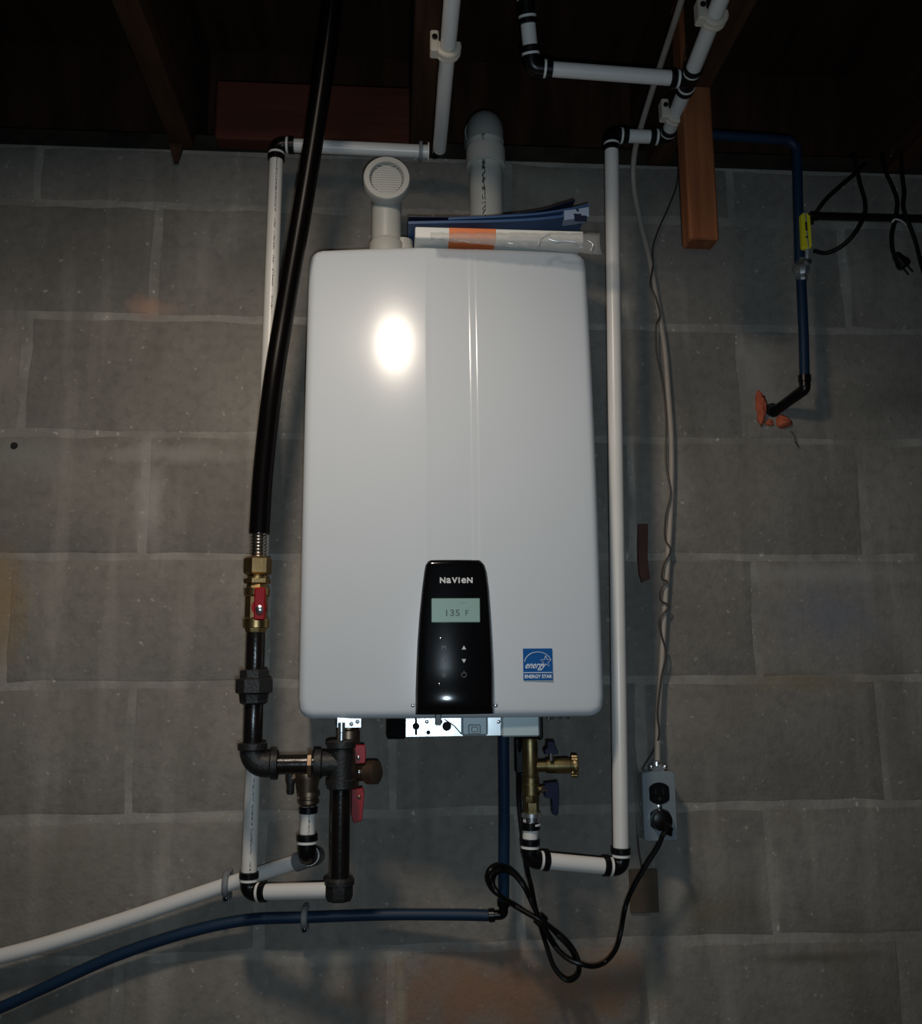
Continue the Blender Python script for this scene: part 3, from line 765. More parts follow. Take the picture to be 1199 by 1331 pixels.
tag(o, 'navy topmost brochure curling up at the right end of the paper pile', 'booklet')
t = thing('quick_guide', 'pale blue and white guide sheet curling up at the right of the paper pile', 'booklet', at(750, 285, .18))
sheet(fr([(734, 286), (750, 284), (766, 281)], .1745), .02, .016, 'sheet', 'pale_print', t)
p = at(751, 273, .176); build('mark', MB().lathe(p, V(0, -1, 0), [(0, .0022), (.0004, .0022)], 10), 'navy_print', t)
p = at(751, 279, .176); build('mark', MB().box(p, (.012, .0006, .003)), 'navy_print', t)
p = at(755, 284, .177); build('mark', MB().box(p, (.020, .0006, .010)), 'navy_print', t)

# clear bag draped over the manual and the front edge
rows_ = []
rnd = random.Random(5)
NXb = 44
prof = [  # (h, y at left, y at right)
    (.199, 302, 303), (.212, 304, 305), (.216, 307, 309), (.2165, 310, 318), (.214, 312, 331)]
for r_i, (h, yl, yr) in enumerate(prof):
    row = []
    for i in range(NXb+1):
        u = i/NXb; px = 560+u*220+(3 if r_i > 3 else 0)*u
        py = yl+(yr-yl)*u+rnd.uniform(-.7, .7)
        hh_ = h+rnd.uniform(-.0018, .0018)
        row.append(at(px, py, hh_+.004*math.sin(u*9+r_i)*.3))
    rows_.append(row)
vs = [p for r in rows_ for p in r]; C_ = NXb+1
fs = [(j*C_+i, j*C_+i+1, (j+1)*C_+i+1, (j+1)*C_+i) for j in range(len(rows_)-1) for i in range(NXb)]
bag = build('plastic_bag', MB().add(vs, fs), 'bag', smooth=60)
md = bag.modifiers.new('thick', 'SOLIDIFY'); md.thickness = .0004
tag(bag, 'clear plastic bag draped over the manual and the top right edge of the heater', 'bag')
M['film_glint'] = mat('film_glint', (0.9, 0.9, 0.9), 0.4, 0.6, amt=0.1)  # near-white metallic colour for tubes that stand in for glints on the bag
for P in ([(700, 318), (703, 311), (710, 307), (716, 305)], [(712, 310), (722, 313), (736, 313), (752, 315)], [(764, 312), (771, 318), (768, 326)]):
    build('glint_tube', MB().tube(smooth_path([at(x, y, .219) for x, y in P], 5), [.0003]+[.0009]*(5*(len(P)-1)-1)+[.0003], 6), 'film_glint', bag)

# ------------------------------------------------------------------ gas line (left)
HG = 0.19
gas = thing('gas_line', 'black flexible gas hose with brass fittings and black iron pipe left of the heater', 'pipe', at(338, 1000, HG))
hp = [atz(437, -40, TOPZ+.01), at(431, 20, .28), at(416, 130, .245), at(397, 250, .215), at(371, 400, .195), at(355, 500, HG+.005), at(342.5, 610, HG), at(337, 694, HG)]
hp[0] = at(438, -60, .31)
build('hose', MB().tube(smooth_path(hp, 10), .0148, 24), 'hose', gas)
g0 = at(336.5, 694, HG); g1 = at(336, 728, HG)
ax = (g1-g0).normalized(); Lr = (g1-g0).length
prof = []; nrib = 8
for i in range(nrib):
    t0 = Lr*i/nrib; prof += [(t0, .0095), (t0+Lr/nrib*.35, .0122), (t0+Lr/nrib*.6, .0122), (t0+Lr/nrib*.95, .0095)]
build('ribbed_end', MB().lathe(g0-ax*.002, ax, prof, 24), 'rib', gas, smooth=60)
down = V(0, 0, -1)
X = at(335, 740, HG).x
def gz_(py): return at(335, py, HG).z
def nut(parent, py0, py1, r, name, material, x=None, h=HG, seg=6, rot=0.26, taper=.86):
    a = gz_(py0) if x is None else at(x, py0, h).z; b = gz_(py1) if x is None else at(x, py1, h).z
    xx = X if x is None else at(x, (py0+py1)/2, h).x
    L_ = a-b
    return build(name, MB().lathe(V(xx, -h, a), down, [(0, r*taper), (L_*.12, r), (L_*.88, r), (L_, r*taper)], seg, rot), material, parent, smooth=25)
nut(gas, 724, 748, .0198, 'flare_nut', 'brass', taper=.8)
nut(gas, 748, 756, .0145, 'brass_neck', 'brass', seg=20)
nut(gas, 752, 759, .0190, 'brass_collar', 'brass', taper=.9)
gv = nut(gas, 759, 822, .0165, 'gas_valve', 'brass', seg=8, rot=.39)
build('valve_collar', MB().lathe(V(X, -HG, gz_(764)), down, [(0, .015), (.001, .0185), (.011, .0185), (.013, .016)], 20), 'brass', gv)
build('valve_collar', MB().lathe(V(X, -HG, gz_(803)), down, [(0, .016), (.002, .0185), (.014, .0185), (.015, .015)], 20), 'brass', gv)
a = at(337, 763, HG+.030); b = at(337, 806, HG+.030)
hn = build('valve_handle', MB().box(((a.x+b.x)/2, -HG-.024, (a.z+b.z)/2), (.0155, .005, a.z-b.z), .002), 'red', gv)
build('handle_screw', MB().lathe(at(337.5, 792, HG+.027), V(0, -1, 0), [(-.002, .0062), (.003, .0058), (.0045, .003)], 6), 'screw', hn)
build('handle_boss', MB().lathe(at(337.5, 790, HG+.012), V(0, -1, 0), [(-.002, .011), (.012, .010)], 16), 'red', gv)
def iron(py0, py1, r=.0134, name='iron_nipple'):
    return build(name, MB().lathe(V(X, -HG, gz_(py0)), down, [(0, r*.93), (.004, r), (gz_(py0)-gz_(py1)-.004, r), (gz_(py0)-gz_(py1), r*.93)], 24), 'black_iron', gas)
iron(820, 874)
un = nut(gas, 870, 884, .0205, 'pipe_union', 'cast_iron', seg=8, rot=.39)
build('union_nut', MB().lathe(V(X, -HG, gz_(881)), down, [(0, .0215), (.002, .0262), (.020, .0262), (.022, .0215)], 8, .39), 'cast_iron', un, smooth=25)
build('union_tail', MB().lathe(V(X, -HG, gz_(902)), down, [(0, .021), (.012, .0195), (.014, .016)], 8, .39), 'cast_iron', un, smooth=25)
iron(912, 970)
ec = at(344, 994, HG); ec.x = X
eh = at(400, 994, HG)
el = build('iron_elbow', MB().tube(arc_path(V(X, -HG, ec.z+.022), ec, ec+V(.030, 0, 0), .019, 8), .0172, 20), 'cast_iron', gas)
build('elbow_collar', MB().lathe(V(X, -HG, ec.z+.030), down, [(0, .0165), (.001, .0203), (.009, .0203), (.011, .0175)], 24), 'cast_iron', el)
build('elbow_collar', MB().lathe(ec+V(.036, 0, 0), V(-1, 0, 0), [(0, .0165), (.001, .0203), (.009, .0203), (.011, .0175)], 24), 'cast_iron', el)
tx = at(444, 994, HG-.01).x
build('iron_nipple', MB().lathe(ec+V(.030, 0, 0), V(1, 0, 0), [(0, .0134), (tx-.03-ec.x-.03, .0134)], 24), 'black_iron', gas)
tc = V(tx, -HG+.0, ec.z)
mb = MB(); mb.lathe(tc+V(-.037, 0, 0), V(1, 0, 0), [(0, .0165), (.001, .0200), (.010, .0200), (.012, .0168), (.037, .0165)], 24)
tee = build('iron_tee', mb, 'cast_iron', gas)
build('tee_flange', MB().lathe(tc+V(-.046, 0, 0), V(1, 0, 0), [(0, .015), (.001, .0185), (.006, .0185), (.007, .015)], 8), 'bronze', tee)
xg = tx
build('tee_body', MB().lathe(V(xg, -HG, at(444, 962, HG).z), down, [(0, .0165), (.002, .0202), (.010, .0202), (.012, .0168), (.036, .0168), (.052, .0168), (.054, .0195), (.064, .0195), (.066, .0165)], 24), 'cast_iron', tee)
zb_ = at(445, 1150, HG).z; z0_ = at(444, 1022, HG).z
build('drip_leg', MB().lathe(V(xg, -HG, z0_), down, [(0, .0134), (z0_-zb_, .0134)], 24), 'black_iron', gas)
zc_ = at(445, 1144, HG).z
build('inlet_stub', MB().lathe(V(xg, -HG, at(444, 964, HG).z), V(0, 0, 1), [(0, .0042), (.012, .0042), (.013, .005), (.026, .005)]), 'galv', heater)
cap = build('end_cap', MB().lathe(V(xg, -HG, zc_), down, [(0, .0165), (.002, .0195), (.020, .0195), (.026, .0165)], 8, .39), 'cast_iron', gas, smooth=25)
build('cap_collar', MB().lathe(V(xg, -HG, zc_+.001), down, [(-.003, .0165), (0, .0202), (.006, .0202), (.007, .018)], 24), 'cast_iron', cap)

# hot water valve set behind the gas tee
HH = 0.145
vx = at(458, 1003, HH).x
hv = thing('hot_water_valve', 'bronze service valve with two red handles behind the black gas tee', 'valve', V(vx, -HH, at(458, 1003, HH).z))
zt_ = zlow+.004; zb2 = at(458, 1158, HH).z
build('valve_body', MB().lathe(V(vx-.006, -HH, zt_), down, [(0, .012), (.02, .012), (.022, .0165), (.05, .0165), (.052, .0145), (.085, .0145), (.086, .017), (.100, .015), (.102, .011), (.12, .010)], 20), 'bronze', hv)
build('tail_pipe', MB().lathe(V(xg, -HH, zt_-.10), down, [(0, .0095), (zt_-zb2-.10, .0095)], 16), 'black_iron', hv)
pr = at(462, 1004, HH); pe = at(492, 1004, HH+.02)
rv = build('relief_port', MB().lathe(pr, pe-pr, [(0, .012), ((pe-pr).length*.55, .0125), ((pe-pr).length*.56, .0165), ((pe-pr).length*.92, .0165), ((pe-pr).length, .012)], 20), 'bronze', hv)
build('port_screw', MB().lathe(at(467, 1004, HH+.022), V(0, -1, 0), [(-.008, .003), (.002, .003), (.003, .001)], 8), 'screw', rv)
def paddle(pts, h, th, name, material, parent):
    P = [at(x, y, h) for x, y in pts]
    return build(name, MB().prism([(p.x, p.z) for p in P], -h+th/2, -h-th/2, .0012), material, parent)
h1 = paddle([(461, 968), (475, 968), (476, 980), (475, 992), (462, 993)], HH+.022, .006, 'valve_handle', 'red', hv)
build('handle_screw', MB().lathe(at(466, 985, HH+.025), V(0, -1, 0), [(-.012, .0028), (.002, .0028), (.003, .001)], 8), 'screw', h1)
h2 = paddle([(458, 1025), (472, 1024), (474, 1030), (471, 1066), (460, 1070), (457, 1060)], HH+.012, .007, 'valve_handle', 'red', hv)
build('handle_screw', MB().lathe(at(467, 1036, HH+.016), V(0, -1, 0), [(-.012, .0026), (.001, .0026), (.002, .001)], 8), 'bronze', h2)
e = fitting(hv, V(xg, -HH, zb2), [V(0, 0, 1), A_bot-V(xg, -HH, zb2)], r=.0135, leg=.014, collars=False)

# ------------------------------------------------------------------ slanting white hot-water line with brass adapter
HS = 0.14
sp = thing('water_pipe', 'slanting white pipe along the wall at lower left, rising to a brass adapter', 'pipe', at(200, 1165, .03))
u0 = at(401, 1040, HS); u1 = at(399, 1112, HS)
ad = build('brass_adapter', MB().lathe(u0+V(0, 0, .012), down, [(0, .0165), (.006, .0165), (.007, .0135), (.010, .0135), (.011, .0155), (.016, .0155), (.017, .013), (.02, .012)], 20), 'bronze', sp)
yv0 = at(399, 990, HS)
build('angle_body', MB().lathe(V(u0.x-.002, -HS, yv0.z), down, [(0, .014), (.012, .019), (.024, .0175), (yv0.z-u0.z-.010, .0145)], 20), 'bronze', ad)
s0 = at(392, 1006, HS); s1 = at(378, 1012, HS)
build('side_arm', MB().tube([s0, s1], .007, 12), 'bronze', ad)
build('drain_nozzle', MB().lathe(at(378, 1010, HS), down, [(-.006, .007), (.004, .0075), (.012, .0055), (.022, .0055), (.024, .004)], 14), 'cast_iron', ad)
pipe(sp, u0, u1, r=.0108, material='white_print')
build('crimp_ring', MB().lathe(at(401, 1049, HS), down, [(-.001, .011), (0, .0134), (.008, .0134), (.009, .011)]), 'black_plastic', sp)
slant = [at(385, 1121, .055), at(340, 1135, .045), at(298, 1149, .034), at(230, 1172, .032), at(150, 1199, .03), at(60, 1227, .03), at(0, 1243, .03), at(-60, 1258, .03), at(-450, 1345, .03)]
back = at(412, 1112, .07)
e = fitting(sp, u1, [V(0, 0, 1), back-u1], leg=.016, r=.0135)
build('rear_elbow', MB().tube(arc_path(u1.lerp(back, .3), back, slant[0], .012, 6), .0135, 16), 'clip_grey', e)
build('pipe', MB().tube(smooth_path([back.lerp(slant[0], .4)]+slant, 6), .0112, 20), 'white_pex', sp)

def wall_clip(px, py, h, r, label, dy=1):
    c = at(px, py, h)
    t = thing('wall_clip', label, 'clip', V(c.x, 0, c.z))
    mb = MB().tube([V(c.x, -.001, c.z+r+.003), V(c.x, -h, c.z+r+.003)]+[V(c.x, -h-math.sin(a)*(r+.002), c.z+math.cos(a)*(r+.002)) for a in [math.pi*i/8 for i in range(9)]]+[V(c.x, -h, c.z-r-.003), V(c.x, -.001, c.z-r-.003)], .0050, 10)
    build('hook', mb, 'clip_grey', t)
    build('lug', MB().box((c.x, -h/2, c.z-r-.008), (.0095, h, .015), .002), 'clip_grey', t)
    build('nail', MB().lathe(V(c.x, -h, c.z-r-.009), V(0, -1, 0), [(-.001, .0038), (.0022, .0035), (.003, .0015)], 10), 'black_iron', t)
wall_clip(294, 1150, .034, .0112, 'grey plastic clip nailed to the wall over the slanting white pipe')
wall_clip(396, 1193, .030, .008, 'grey plastic clip nailed to the wall over the blue tubing')

# ------------------------------------------------------------------ blue tubing below
bt = thing('blue_tubing', 'blue water tubing curving along the lower wall and up under the heater', 'pipe', at(400, 1192, .03))
bp = [at(x, y, h) for x, y, h in ((-450, 1500, .022), (-70, 1335, .022), (0, 1310, .022), (60, 1283, .022), (150, 1243, .024), (240, 1213, .026), (320, 1196, .028), (396, 1192.5, .030), (500, 1189, .032), (590, 1189, .042), (636, 1190, .05))]
build('tube', MB().tube(smooth_path(bp, 8), .0083, 18), 'blue_pex', bt)
bc = at(655, 1189, .053); bu = at(655, 950, .10)
e = fitting(bt, bc, [bp[-1]-bc, bu-bc], r=.0070, leg=.013, collars=False)
for d_ in ((bp[-1]-bc).normalized(), (bu-bc).normalized()):
    build('crimp_ring', MB().lathe(bc+d_*.013, d_, [(0, .007), (.0008, .0098), (.009, .0098), (.010, .008)]), 'black_plastic', e)
build('tube', MB().tube([bc+(bu-bc).normalized()*.014, bc.lerp(bu, .5)+V(.001, 0, 0), bu], .0083, 18), 'blue_pex', bt)

# ------------------------------------------------------------------ cold water valve set (brass)
HC = 0.15
cx_ = at(690, 1000, HC).x
cv = thing('cold_water_valve', 'brass service valve with a side drain port and navy handles under the heater', 'valve', at(690, 1000, HC))
def cz_(py): return at(690, py, HC).z
def seg_(py0, py1, r, name='valve_body', material='dull_brass', seg=24, parent=cv, rot=0.0, inner=.9):
    L_ = cz_(py0)-cz_(py1)
    return build(name, MB().lathe(V(cx_, -HC, cz_(py0)), down, [(0, r*inner), (L_*.08, r), (L_*.92, r), (L_, r*inner)], seg, rot), material, parent, smooth=25)
vb = seg_(960, 1012, .0112)
seg_(1010, 1018, .0125, 'bead', parent=vb); seg_(1017, 1034, .0130, 'bonnet', parent=vb); seg_(1033, 1043, .0118, 'bead', parent=vb, seg=8, inner=.97); seg_(1042, 1058, .0112, 'hex_end', parent=vb, seg=6, rot=.5, inner=.97)
seg_(1056, 1062, .0145, 'flange', 'galv', parent=vb); seg_(1061, 1071, .0122, 'crimp_ring', 'screw', parent=vb); seg_(1070, 1073, .0132, 'white_band', 'band', parent=vb)
# strap bolt lug behind the valve body
a = at(675, 982, HC-.02); build('power_union', MB().box(a, (.012, .012, .05), .002), 'black_plastic', vb)
pz = cz_(996); pr_ = V(cx_+.008, -HC, pz)
def xx(px): return at(px, 996, HC).x-pr_.x
dp = build('drain_port', MB().lathe(pr_, V(1, 0, 0), [(0, .0082), (xx(710), .0082), (xx(710.5), .0102), (xx(727), .0110), (xx(740), .0110), (xx(741), .0092), (xx(744), .0092)], 20), 'dull_brass', cv)
build('hose_cap', MB().lathe(V(at(744, 996, HC).x, -HC, pz), V(1, 0, 0), [(0, .0118), (.002, .0128), (.006, .0128), (.008, .010)], 10), 'dull_brass', dp)
for ang in (0.6, 2.2, 4.2, 5.6):
    q = V(at(747, 996, HC).x, -HC-.006*abs(math.cos(ang)), pz+math.sin(ang)*.0155)
    build('cap_wing', MB().lathe(q, V(1, -.4, 0), [(-.004, .0032), (.004, .0032), (.005, .001)], 8), 'dull_brass', dp)
k = paddle([(711, 963), (721, 963), (722, 971), (725, 975), (725, 980), (708, 980), (707, 975), (711, 971)], HC+.004, .012, 'valve_knob', 'navy', cv)
build('stem_screw', MB().lathe(at(717, 985, HC+.012), V(0, 0, 1), [(-.004, .003), (.006, .003)], 8), 'screw', dp)
k = paddle([(708, 1018), (726, 1016), (727, 1030), (726, 1057), (723, 1060), (718, 1058), (717, 1038), (708, 1036)], HC+.004, .008, 'valve_handle', 'navy', cv)
build('handle_screw', MB().lathe(at(709, 1026, HC+.006), V(-1, -.3, 0), [(-.010, .0034), (.006, .0034), (.007, .002)], 8), 'screw', k)
build('handle_stem', MB().tube([at(696, 1026, HC), at(710, 1026, HC+.002)], .005, 12), 'dull_brass', k)

# ------------------------------------------------------------------ outlet box
a = at(834, 1003, .050); b = at(881, 1093, .050)
W = b.x-a.x; Hh = a.z-b.z; xc, zc = (a.x+b.x)/2, (a.z+b.z)/2
ob = thing('outlet_box', 'small grey steel surface box with two black sockets on the wall', 'outlet', V(xc, 0, zc))
build('box', MB().box((xc-.001, -.024, zc), (W-.002, .046, Hh-.002), .003), 'galv', ob)
def rr_outline(xc, zc, w_, h_, r, n_=5):
    o_ = []
    for sx, sz, a0 in ((1, -1, -90), (1, 1, 0), (-1, 1, 90), (-1, -1, 180)):
        for i in range(n_+1):
            t_ = math.radians(a0+90*i/n_); o_.append((xc+sx*(w_/2-r)+math.cos(t_)*r, zc+sz*(h_/2-r)+math.sin(t_)*r))
    return o_
build('cover_plate', MB().prism(rr_outline(xc, zc, W, Hh, .005), -.046, -.052, .0018), 'plate', ob)
for dz in (.0195, -.0195):
    o_ = [(xc+max(-.0160, min(.0160, math.cos(t_)*.0195)), zc+dz+math.sin(t_)*.0165) for t_ in [2*math.pi*i/28 for i in range(28)]]
    s_ = build('socket', MB().prism(o_, -.050, -.0540, .0008), 'black_plastic', ob)
    if dz > 0:
        for dx in (-.006, .006): build('slot', MB().box((xc+dx, -.0541, zc+dz+.003), (.0018, .0006, .008)), 'hole', s_)
        build('ground_slot', MB().lathe(V(xc, -.0538, zc+dz-.008), V(0, -1, 0), [(0, .0026), (.0006, .0026)], 10), 'hole', s_)
build('cover_screw', MB().lathe(V(xc, -.051, zc), V(0, -1, 0), [(0, .0042), (.0022, .0038), (.003, .002)], 14), 'screw', ob)
for i in range(5):
    z_ = zc+(.036, .022, .002, -.016, -.036)[i]
    build('knockout_screw', MB().lathe(V(xc-W/2+.001, -.035+.006*(i % 2), z_), V(-1, 0, 0), [(0, .003), (.0015, .0028), (.002, .0012)], 10), 'screw', ob)
ct = V(at(855, 1000, .03).x, -.026, zc+Hh/2)
cn = build('cable_connector', MB().box(ct+V(0, 0, .004), (.026, .018, .010), .003), 'galv', ob)
for s_ in (-1, 1): build('clamp_screw', MB().lathe(ct+V(s_*.011, -.008, .006), V(0, -1, 0), [(0, .0035), (.004, .003), (.005, .0012)], 8), 'screw', cn)
build('clamp_collar', MB().lathe(ct+V(0, 0, .005), V(0, 0, 1), [(0, .009), (.008, .008), (.010, .0055)], 16), 'galv', cn)

# power cord
def k6(x, y): return (600+x/3.413, 900+y/3.413)
cp = [(676, 958, .14), (675, 1000, .125), (676, 1050, .115)]
loop = [(290, 770), (308, 850), (328, 950), (352, 1040), (380, 1130), (415, 1225), (470, 1277), (515, 1255), (522, 1200), (490, 1130), (430, 1070), (350, 1012), (275, 968), (195, 918), (138, 875), (116, 830), (130, 788), (175, 768), (222, 788), (270, 840), (308, 915), (350, 1010), (400, 1095), (450, 1165), (505, 1192), (490, 1145), (440, 1090), (380, 1030), (300, 985), (210, 930), (165, 895), (140, 850), (150, 805), (190, 790), (235, 810), (280, 865), (318, 945), (365, 1040), (410, 1120), (470, 1180), (540, 1208), (590, 1215), (640, 1195), (685, 1140), (708, 1060), (726, 960), (755, 880), (815, 775), (870, 690), (900, 625)]
for i, (x, y) in enumerate(loop):
    h = (.085+.012*math.sin(i*1.3) if 3 < i < 44 else .075)-.02*(i > 44)+max(0, .06-.02*i)+(max(0, i-40)*.0035)
    cp.append((*k6(x, y), h))
pc = thing('power_cord', 'black power cord looped in a figure eight below the heater and plugged into the outlet', 'cord', at(700, 1180, .05))
end = V(xc+.006, -.085, zc-.030)
pts = path(cp)+[end+V(.001, .0, -.006)]
build('cord', MB().tube(smooth_path(pts, 5), .0036, 10), 'cord', pc)
pg = build('plug', MB().lathe(V(xc, -.0535, zc-.0195), V(0, -1, 0), [(0, .0165), (.008, .0165), (.014, .0150), (.016, .010)], 18), 'cord', pc)
build('strain_relief', MB().tube([V(xc, -.062, zc-.0205), V(xc+.003, -.072, zc-.025), end], [.0075, .006, .0045], 12), 'cord', pg)
build('cord_tie', MB().lathe(at(*k6(352, 1010), .05), V(1, 0, -1), [(-.006, .010), (.006, .010)], 12), 'cord', pc)

# ------------------------------------------------------------------ sheathed cable and thin wire
ca = [atz(892, -30, TOPZ-.01), atz(880, 20, TOPZ-.008), atz(862, 75, TOPZ-.004), at(849, 115, .16), at(835, 160, .11), at(825, 205, .07), (824), ]
ca = [at(895, -30, .40), at(880, 20, .33), at(862, 75, .24), at(848, 118, .17), at(835, 160, .11), at(825, 200, .05), at(824, 240, .02), at(832, 285, .012), at(845, 340, .01), at(855, 395, .01), at(864, 450, .01), at(869, 510, .01), at(873, 570, .01), at(873, 640, .01), at(869, 720, .01), at(864, 800, .01), at(860, 870, .012), at(856, 930, .018), at(855, 975, .025), at(855, 1003, .027)]
t = tag(build('electrical_cable', MB().tube(smooth_path(ca, 6), .0050, 12), 'cable'), 'beige sheathed electrical cable running down the wall to the outlet box', 'cable')
wa = [at(893, 60, .26), at(884, 110, .19), at(880, 140, .14), at(883, 175, .09), at(882, 215, .022), at(880, 240, .010), at(870, 268, .008), at(857, 297, .008), at(849, 322, .008), at(849, 345, .014), at(846, 370, .019), at(852, 385, .02), at(858, 410, .018), at(853, 425, .019), at(854, 460, .014), at(860, 490, .008), at(866, 540, .008), at(866, 600, .012), at(872, 640, .019), at(866, 670, .018), at(865, 700, .014), at(872, 715, .019), at(863, 735, .018), at(861, 752, .018), at(868, 756, .019), at(860, 765, .018), at(859, 780, .018), at(869, 788, .019), at(858, 805, .018), at(860, 825, .018), at(866, 850, .02), at(860, 880, .02), at(855, 925, .026), at(857, 955, .029), at(850, 975, .02), at(838, 995, .012), at(832, 1010, .010), at(829, 1060, .009), at(830, 1100, .008), at(836, 1135, .008)]
tag(build('thin_wire', MB().tube(smooth_path(wa, 5), .0016, 8), 'wire'), 'thin dark brown wire winding round the beige cable', 'wire')

# ------------------------------------------------------------------ upper right blue line
HB = 0.06
ub = thing('blue_tubing', 'blue water tubing with a yellow tagged valve turning down at the upper right', 'pipe', at(1044, 400, HB))
q0 = at(905, 178, HB+.03); q1 = at(1036, 183, HB+.02); q2 = at(1040, 345, HB)
q0.z = q1.z
build('tube', MB().tube(arc_path(q0, q1, q2, .022, 8), .0083, 18), 'blue_pex', ub)
q3 = at(1042, 362, HB); q4 = at(1047, 506, HB); q5 = at(1003, 538, .0)
q5 = V(q5.x, .010, q5.z)
build('tube', MB().tube([q3, q3.lerp(q4, .5)+V(.001, 0, 0), q4.lerp(q3, .08)], .0083, 18), 'blue_pex', ub)
e = build('elbow_fitting', MB().tube(arc_path(q4.lerp(q3, .06), q4, q4.lerp(q5, .3), .008, 6), .0092, 16), 'black_plastic', ub)
d_ = (q3-q4).normalized()
build('crimp_ring', MB().lathe(q4+d_*.012, d_, [(0, .008), (.001, .0105), (.012, .0105), (.013, .008)]), 'black_plastic', e)
build('stub_tube', MB().tube([q4.lerp(q5, .2), q5], .0088, 16), 'black_plastic', ub)
vd = (q2-q3).normalized()
vv = build('ball_valve', MB().lathe(at(1043.5, 366, HB), V(0, 0, 1), [(0, .0095), (.004, .0105), (.006, .0092), (.010, .0092), (.011, .012), (.018, .0145), (.026, .0145), (.030, .0115), (.040, .0105), (.042, .009)], 10), 'galv', ub, smooth=25)
build('valve_stem', MB().lathe(at(1046, 345, HB+.006), V(.2, -1, .2), [(0, .006), (.014, .006)], 8), 'galv', vv)
a = at(1046, 277, HB+.022); b = at(1050, 322, HB+.022)
lev = build('valve_lever', MB().tube([b+V(0, .004, -.018), b, a], [.004, .0045, .0045], 8), 'plate', vv)
P = [at(x, y, HB+.026) for x, y in ((1041.5, 279), (1048, 275), (1053.5, 280), (1056, 320), (1054, 323), (1046, 323), (1043.5, 321))]
yg = build('yellow_grip', MB().prism([(p.x, p.z) for p in P], -HB-.018, -HB-.026, .0012), 'yellow', vv, label='yellow valve grip with dark print')
p = at(1049, 308, HB+.0262); build('grip_mark', MB().prism([(p.x-.0025, p.z-.002), (p.x+.0025, p.z-.002), (p.x, p.z+.003)], p.y+.001, p.y-.0004), 'hole', yg, smooth=0)
p = at(1048.5, 294, HB+.0262); build('grip_mark', MB().box(p, (.0035, .0008, .016)), 'hole', yg)

# foam round the hole
def lump(px, py, sx, sz, name, label, seed, depth=.014):
    c = at(px, py, .004); r_ = random.Random(seed); vs = []; fs = []; nu, nv = 18, 8
    for j in range(nv+1):
        ph = (j/nv)*math.pi/2
        for i in range(nu):
            th = 2*math.pi*i/nu; k = 1+r_.uniform(-.16, .16)+.12*math.sin(3*th+seed)
            vs.append(V(c.x+math.cos(th)*math.cos(ph)*sx*k, -.000-math.sin(ph)*depth*(1+r_.uniform(-.15, .15)), c.z+math.sin(th)*math.cos(ph)*sz*k))
    for j in range(nv):
        for i in range(nu): fs.append((j*nu+i, j*nu+(i+1) % nu, (j+1)*nu+(i+1) % nu, (j+1)*nu+i))
    return tag(build(name, MB().add(vs, fs), 'foam', smooth=70), label, 'foam')
lump(990, 530, .0095, .030, 'foam_blob', 'tall orange foam blob on the wall left of the black stub pipe', 1)
lump(1019, 548, .0135, .0115, 'foam_blob', 'rounded orange foam blob under the black stub pipe', 2)
lump(1001, 549, .008, .006, 'foam_blob', 'small orange foam smear just below the stub pipe hole', 4, .006)
c = at(1005, 533, .001)
tag(build('wall_hole', MB().lathe(V(c.x, -.0008, c.z), V(0, -1, 0), [(0, .013), (.0006, .0125)], 18), 'hole'), 'dark round hole in the block where the stub pipe enters', 'hole')

# black iron rod and hanging cords, upper right
y0 = at(1056, 281, .05); y1 = at(1215, 283, .05)
t = thing('iron_rod', 'black iron pipe running level along the upper right wall', 'pipe', y0)
build('pipe', MB().tube([y0, y1+V(.6, 0, 0)], .0068, 16), 'black_iron', t)
build('end_cap', MB().lathe(y0+V(-.004, 0, 0), V(1, 0, 0), [(0, .0065), (.002, .0082), (.014, .0082), (.015, .0065)], 14), 'black_iron', t)
def cordp(pts, r, name, label, cat='cord', group=None):
    return tag(build(name, MB().tube(smooth_path(path(pts), 6), r, 10), 'cord'), label, cat, group)
cordp([(1126, 212, .05), (1112, 226, .055), (1092, 243, .055), (1072, 262, .05), (1057, 284, .035), (1056, 290, .02)], .0036, 'hanging_cord', 'black cord slanting down left from the sill to the end of the iron rod')
cordp([(1110, 200, .07), (1115, 222, .065), (1119, 240, .065), (1125, 262, .066), (1124, 280, .066), (1112, 303, .06), (1095, 320, .045), (1075, 329, .03), (1058, 326, .02)], .0036, 'hanging_cord', 'black cord hanging in a wide loop right of the yellow valve grip')
hc = thing('hanging_cord', 'black cord ending in a dangling two-prong plug at the right edge', 'cord', at(1165, 290, .07))
build('cord', MB().tube(smooth_path(path([(1148, 200, .07), (1152, 223, .068), (1161, 243, .068), (1167, 262, .068), (1165, 283, .070), (1160, 305, .068), (1161, 325, .066), (1165, 334, .065)]), 6), .0036, 10), 'cord', hc)
a = at(1164, 330, .065); b = at(1180, 350, .065)
pg = build('plug', MB().lathe(a, b-a, [(0, .0045), (.004, .008), (.012, .0095), (.020, .0125), (.026, .0125), (.030, .009)], 10), 'cord', hc)
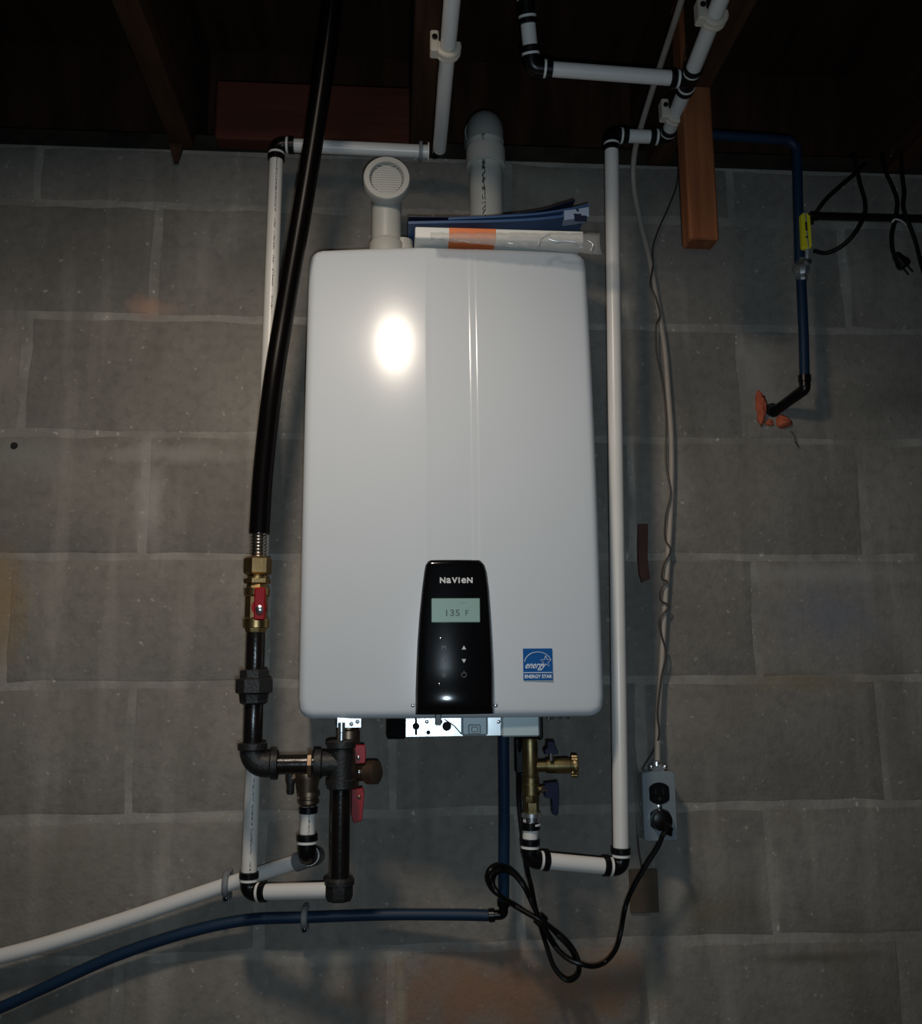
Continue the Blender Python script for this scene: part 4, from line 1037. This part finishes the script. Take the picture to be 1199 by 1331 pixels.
for o_ in (-.005, .005):
    d_ = (b-a).normalized(); n_ = V(d_.z, 0, -d_.x)
    build('prong', MB().tube([a+d_*.028+n_*o_, a+d_*.044+n_*o_], .0016, 8), 'black_iron', pg)
cordp([(1172, 200, .07), (1173, 224, .068), (1176, 250, .068), (1175, 270, .068), (1182, 290, .066), (1191, 315, .06), (1198, 343, .055), (1206, 370, .05)], .0036, 'hanging_cord', 'rightmost black cord running down past the iron rod out of the frame')
o = build('cable_tie', MB().tube(smooth_path(path([(1160, 289, .079), (1164, 285, .080), (1172, 287, .074), (1178, 292, .060)]), 5), .0016, 8), 'band')
tag(o, 'small white plastic tie round the cord in front of the iron rod', 'tie')

# ------------------------------------------------------------------ little things on the wall
P = [(831, 681), (843, 681), (843, 700), (842.5, 725), (844, 740), (846, 752), (835, 757), (831.5, 745), (830, 725), (830, 700)]
mb = MB().prism([(at(x, y, .008).x, at(x, y, .008).z) for x, y in P], .001, -.008, .001)
tag(build('wall_strap', mb, 'rust'), 'short reddish brown strip on the wall between the right riser and the beige cable', 'strip')
a = at(818, 1130, .003); b = at(857, 1186, .003)
tag(build('brown_patch', MB().box(((a.x+b.x)/2, -.001, (a.z+b.z)/2), (b.x-a.x, .006, a.z-b.z), .001), 'patch'), 'dark brown square patch on the wall below the outlet box', 'patch')
c = at(18, 579, .001); tag(build('nail_hole', MB().lathe(V(c.x, .0005, c.z), V(0, -1, 0), [(0, .006), (.0022, .0052), (.003, .003)], 12), 'hole'), 'small dark plug in the wall near the left edge', 'plug')
c = atz(1153, 193, TOPZ-.01)
c = at(1160, 195, .03)
tag(build('bent_nail', MB().tube([at(1160, 188, .004), at(1160, 194, .03), at(1159, 203, .034)], .0016, 8), 'galv'), 'small bright bent nail on the sill at the upper right', 'nail')
cr = [at(1028, 560, .004), at(1033, 566, .006), at(1034, 574, .006), at(1039, 581, .004)]
tag(build('thin_wire', MB().tube(smooth_path(cr, 4), .0011, 6), 'wire'), 'tiny dark wire end sticking out of the joint under the orange foam', 'wire')
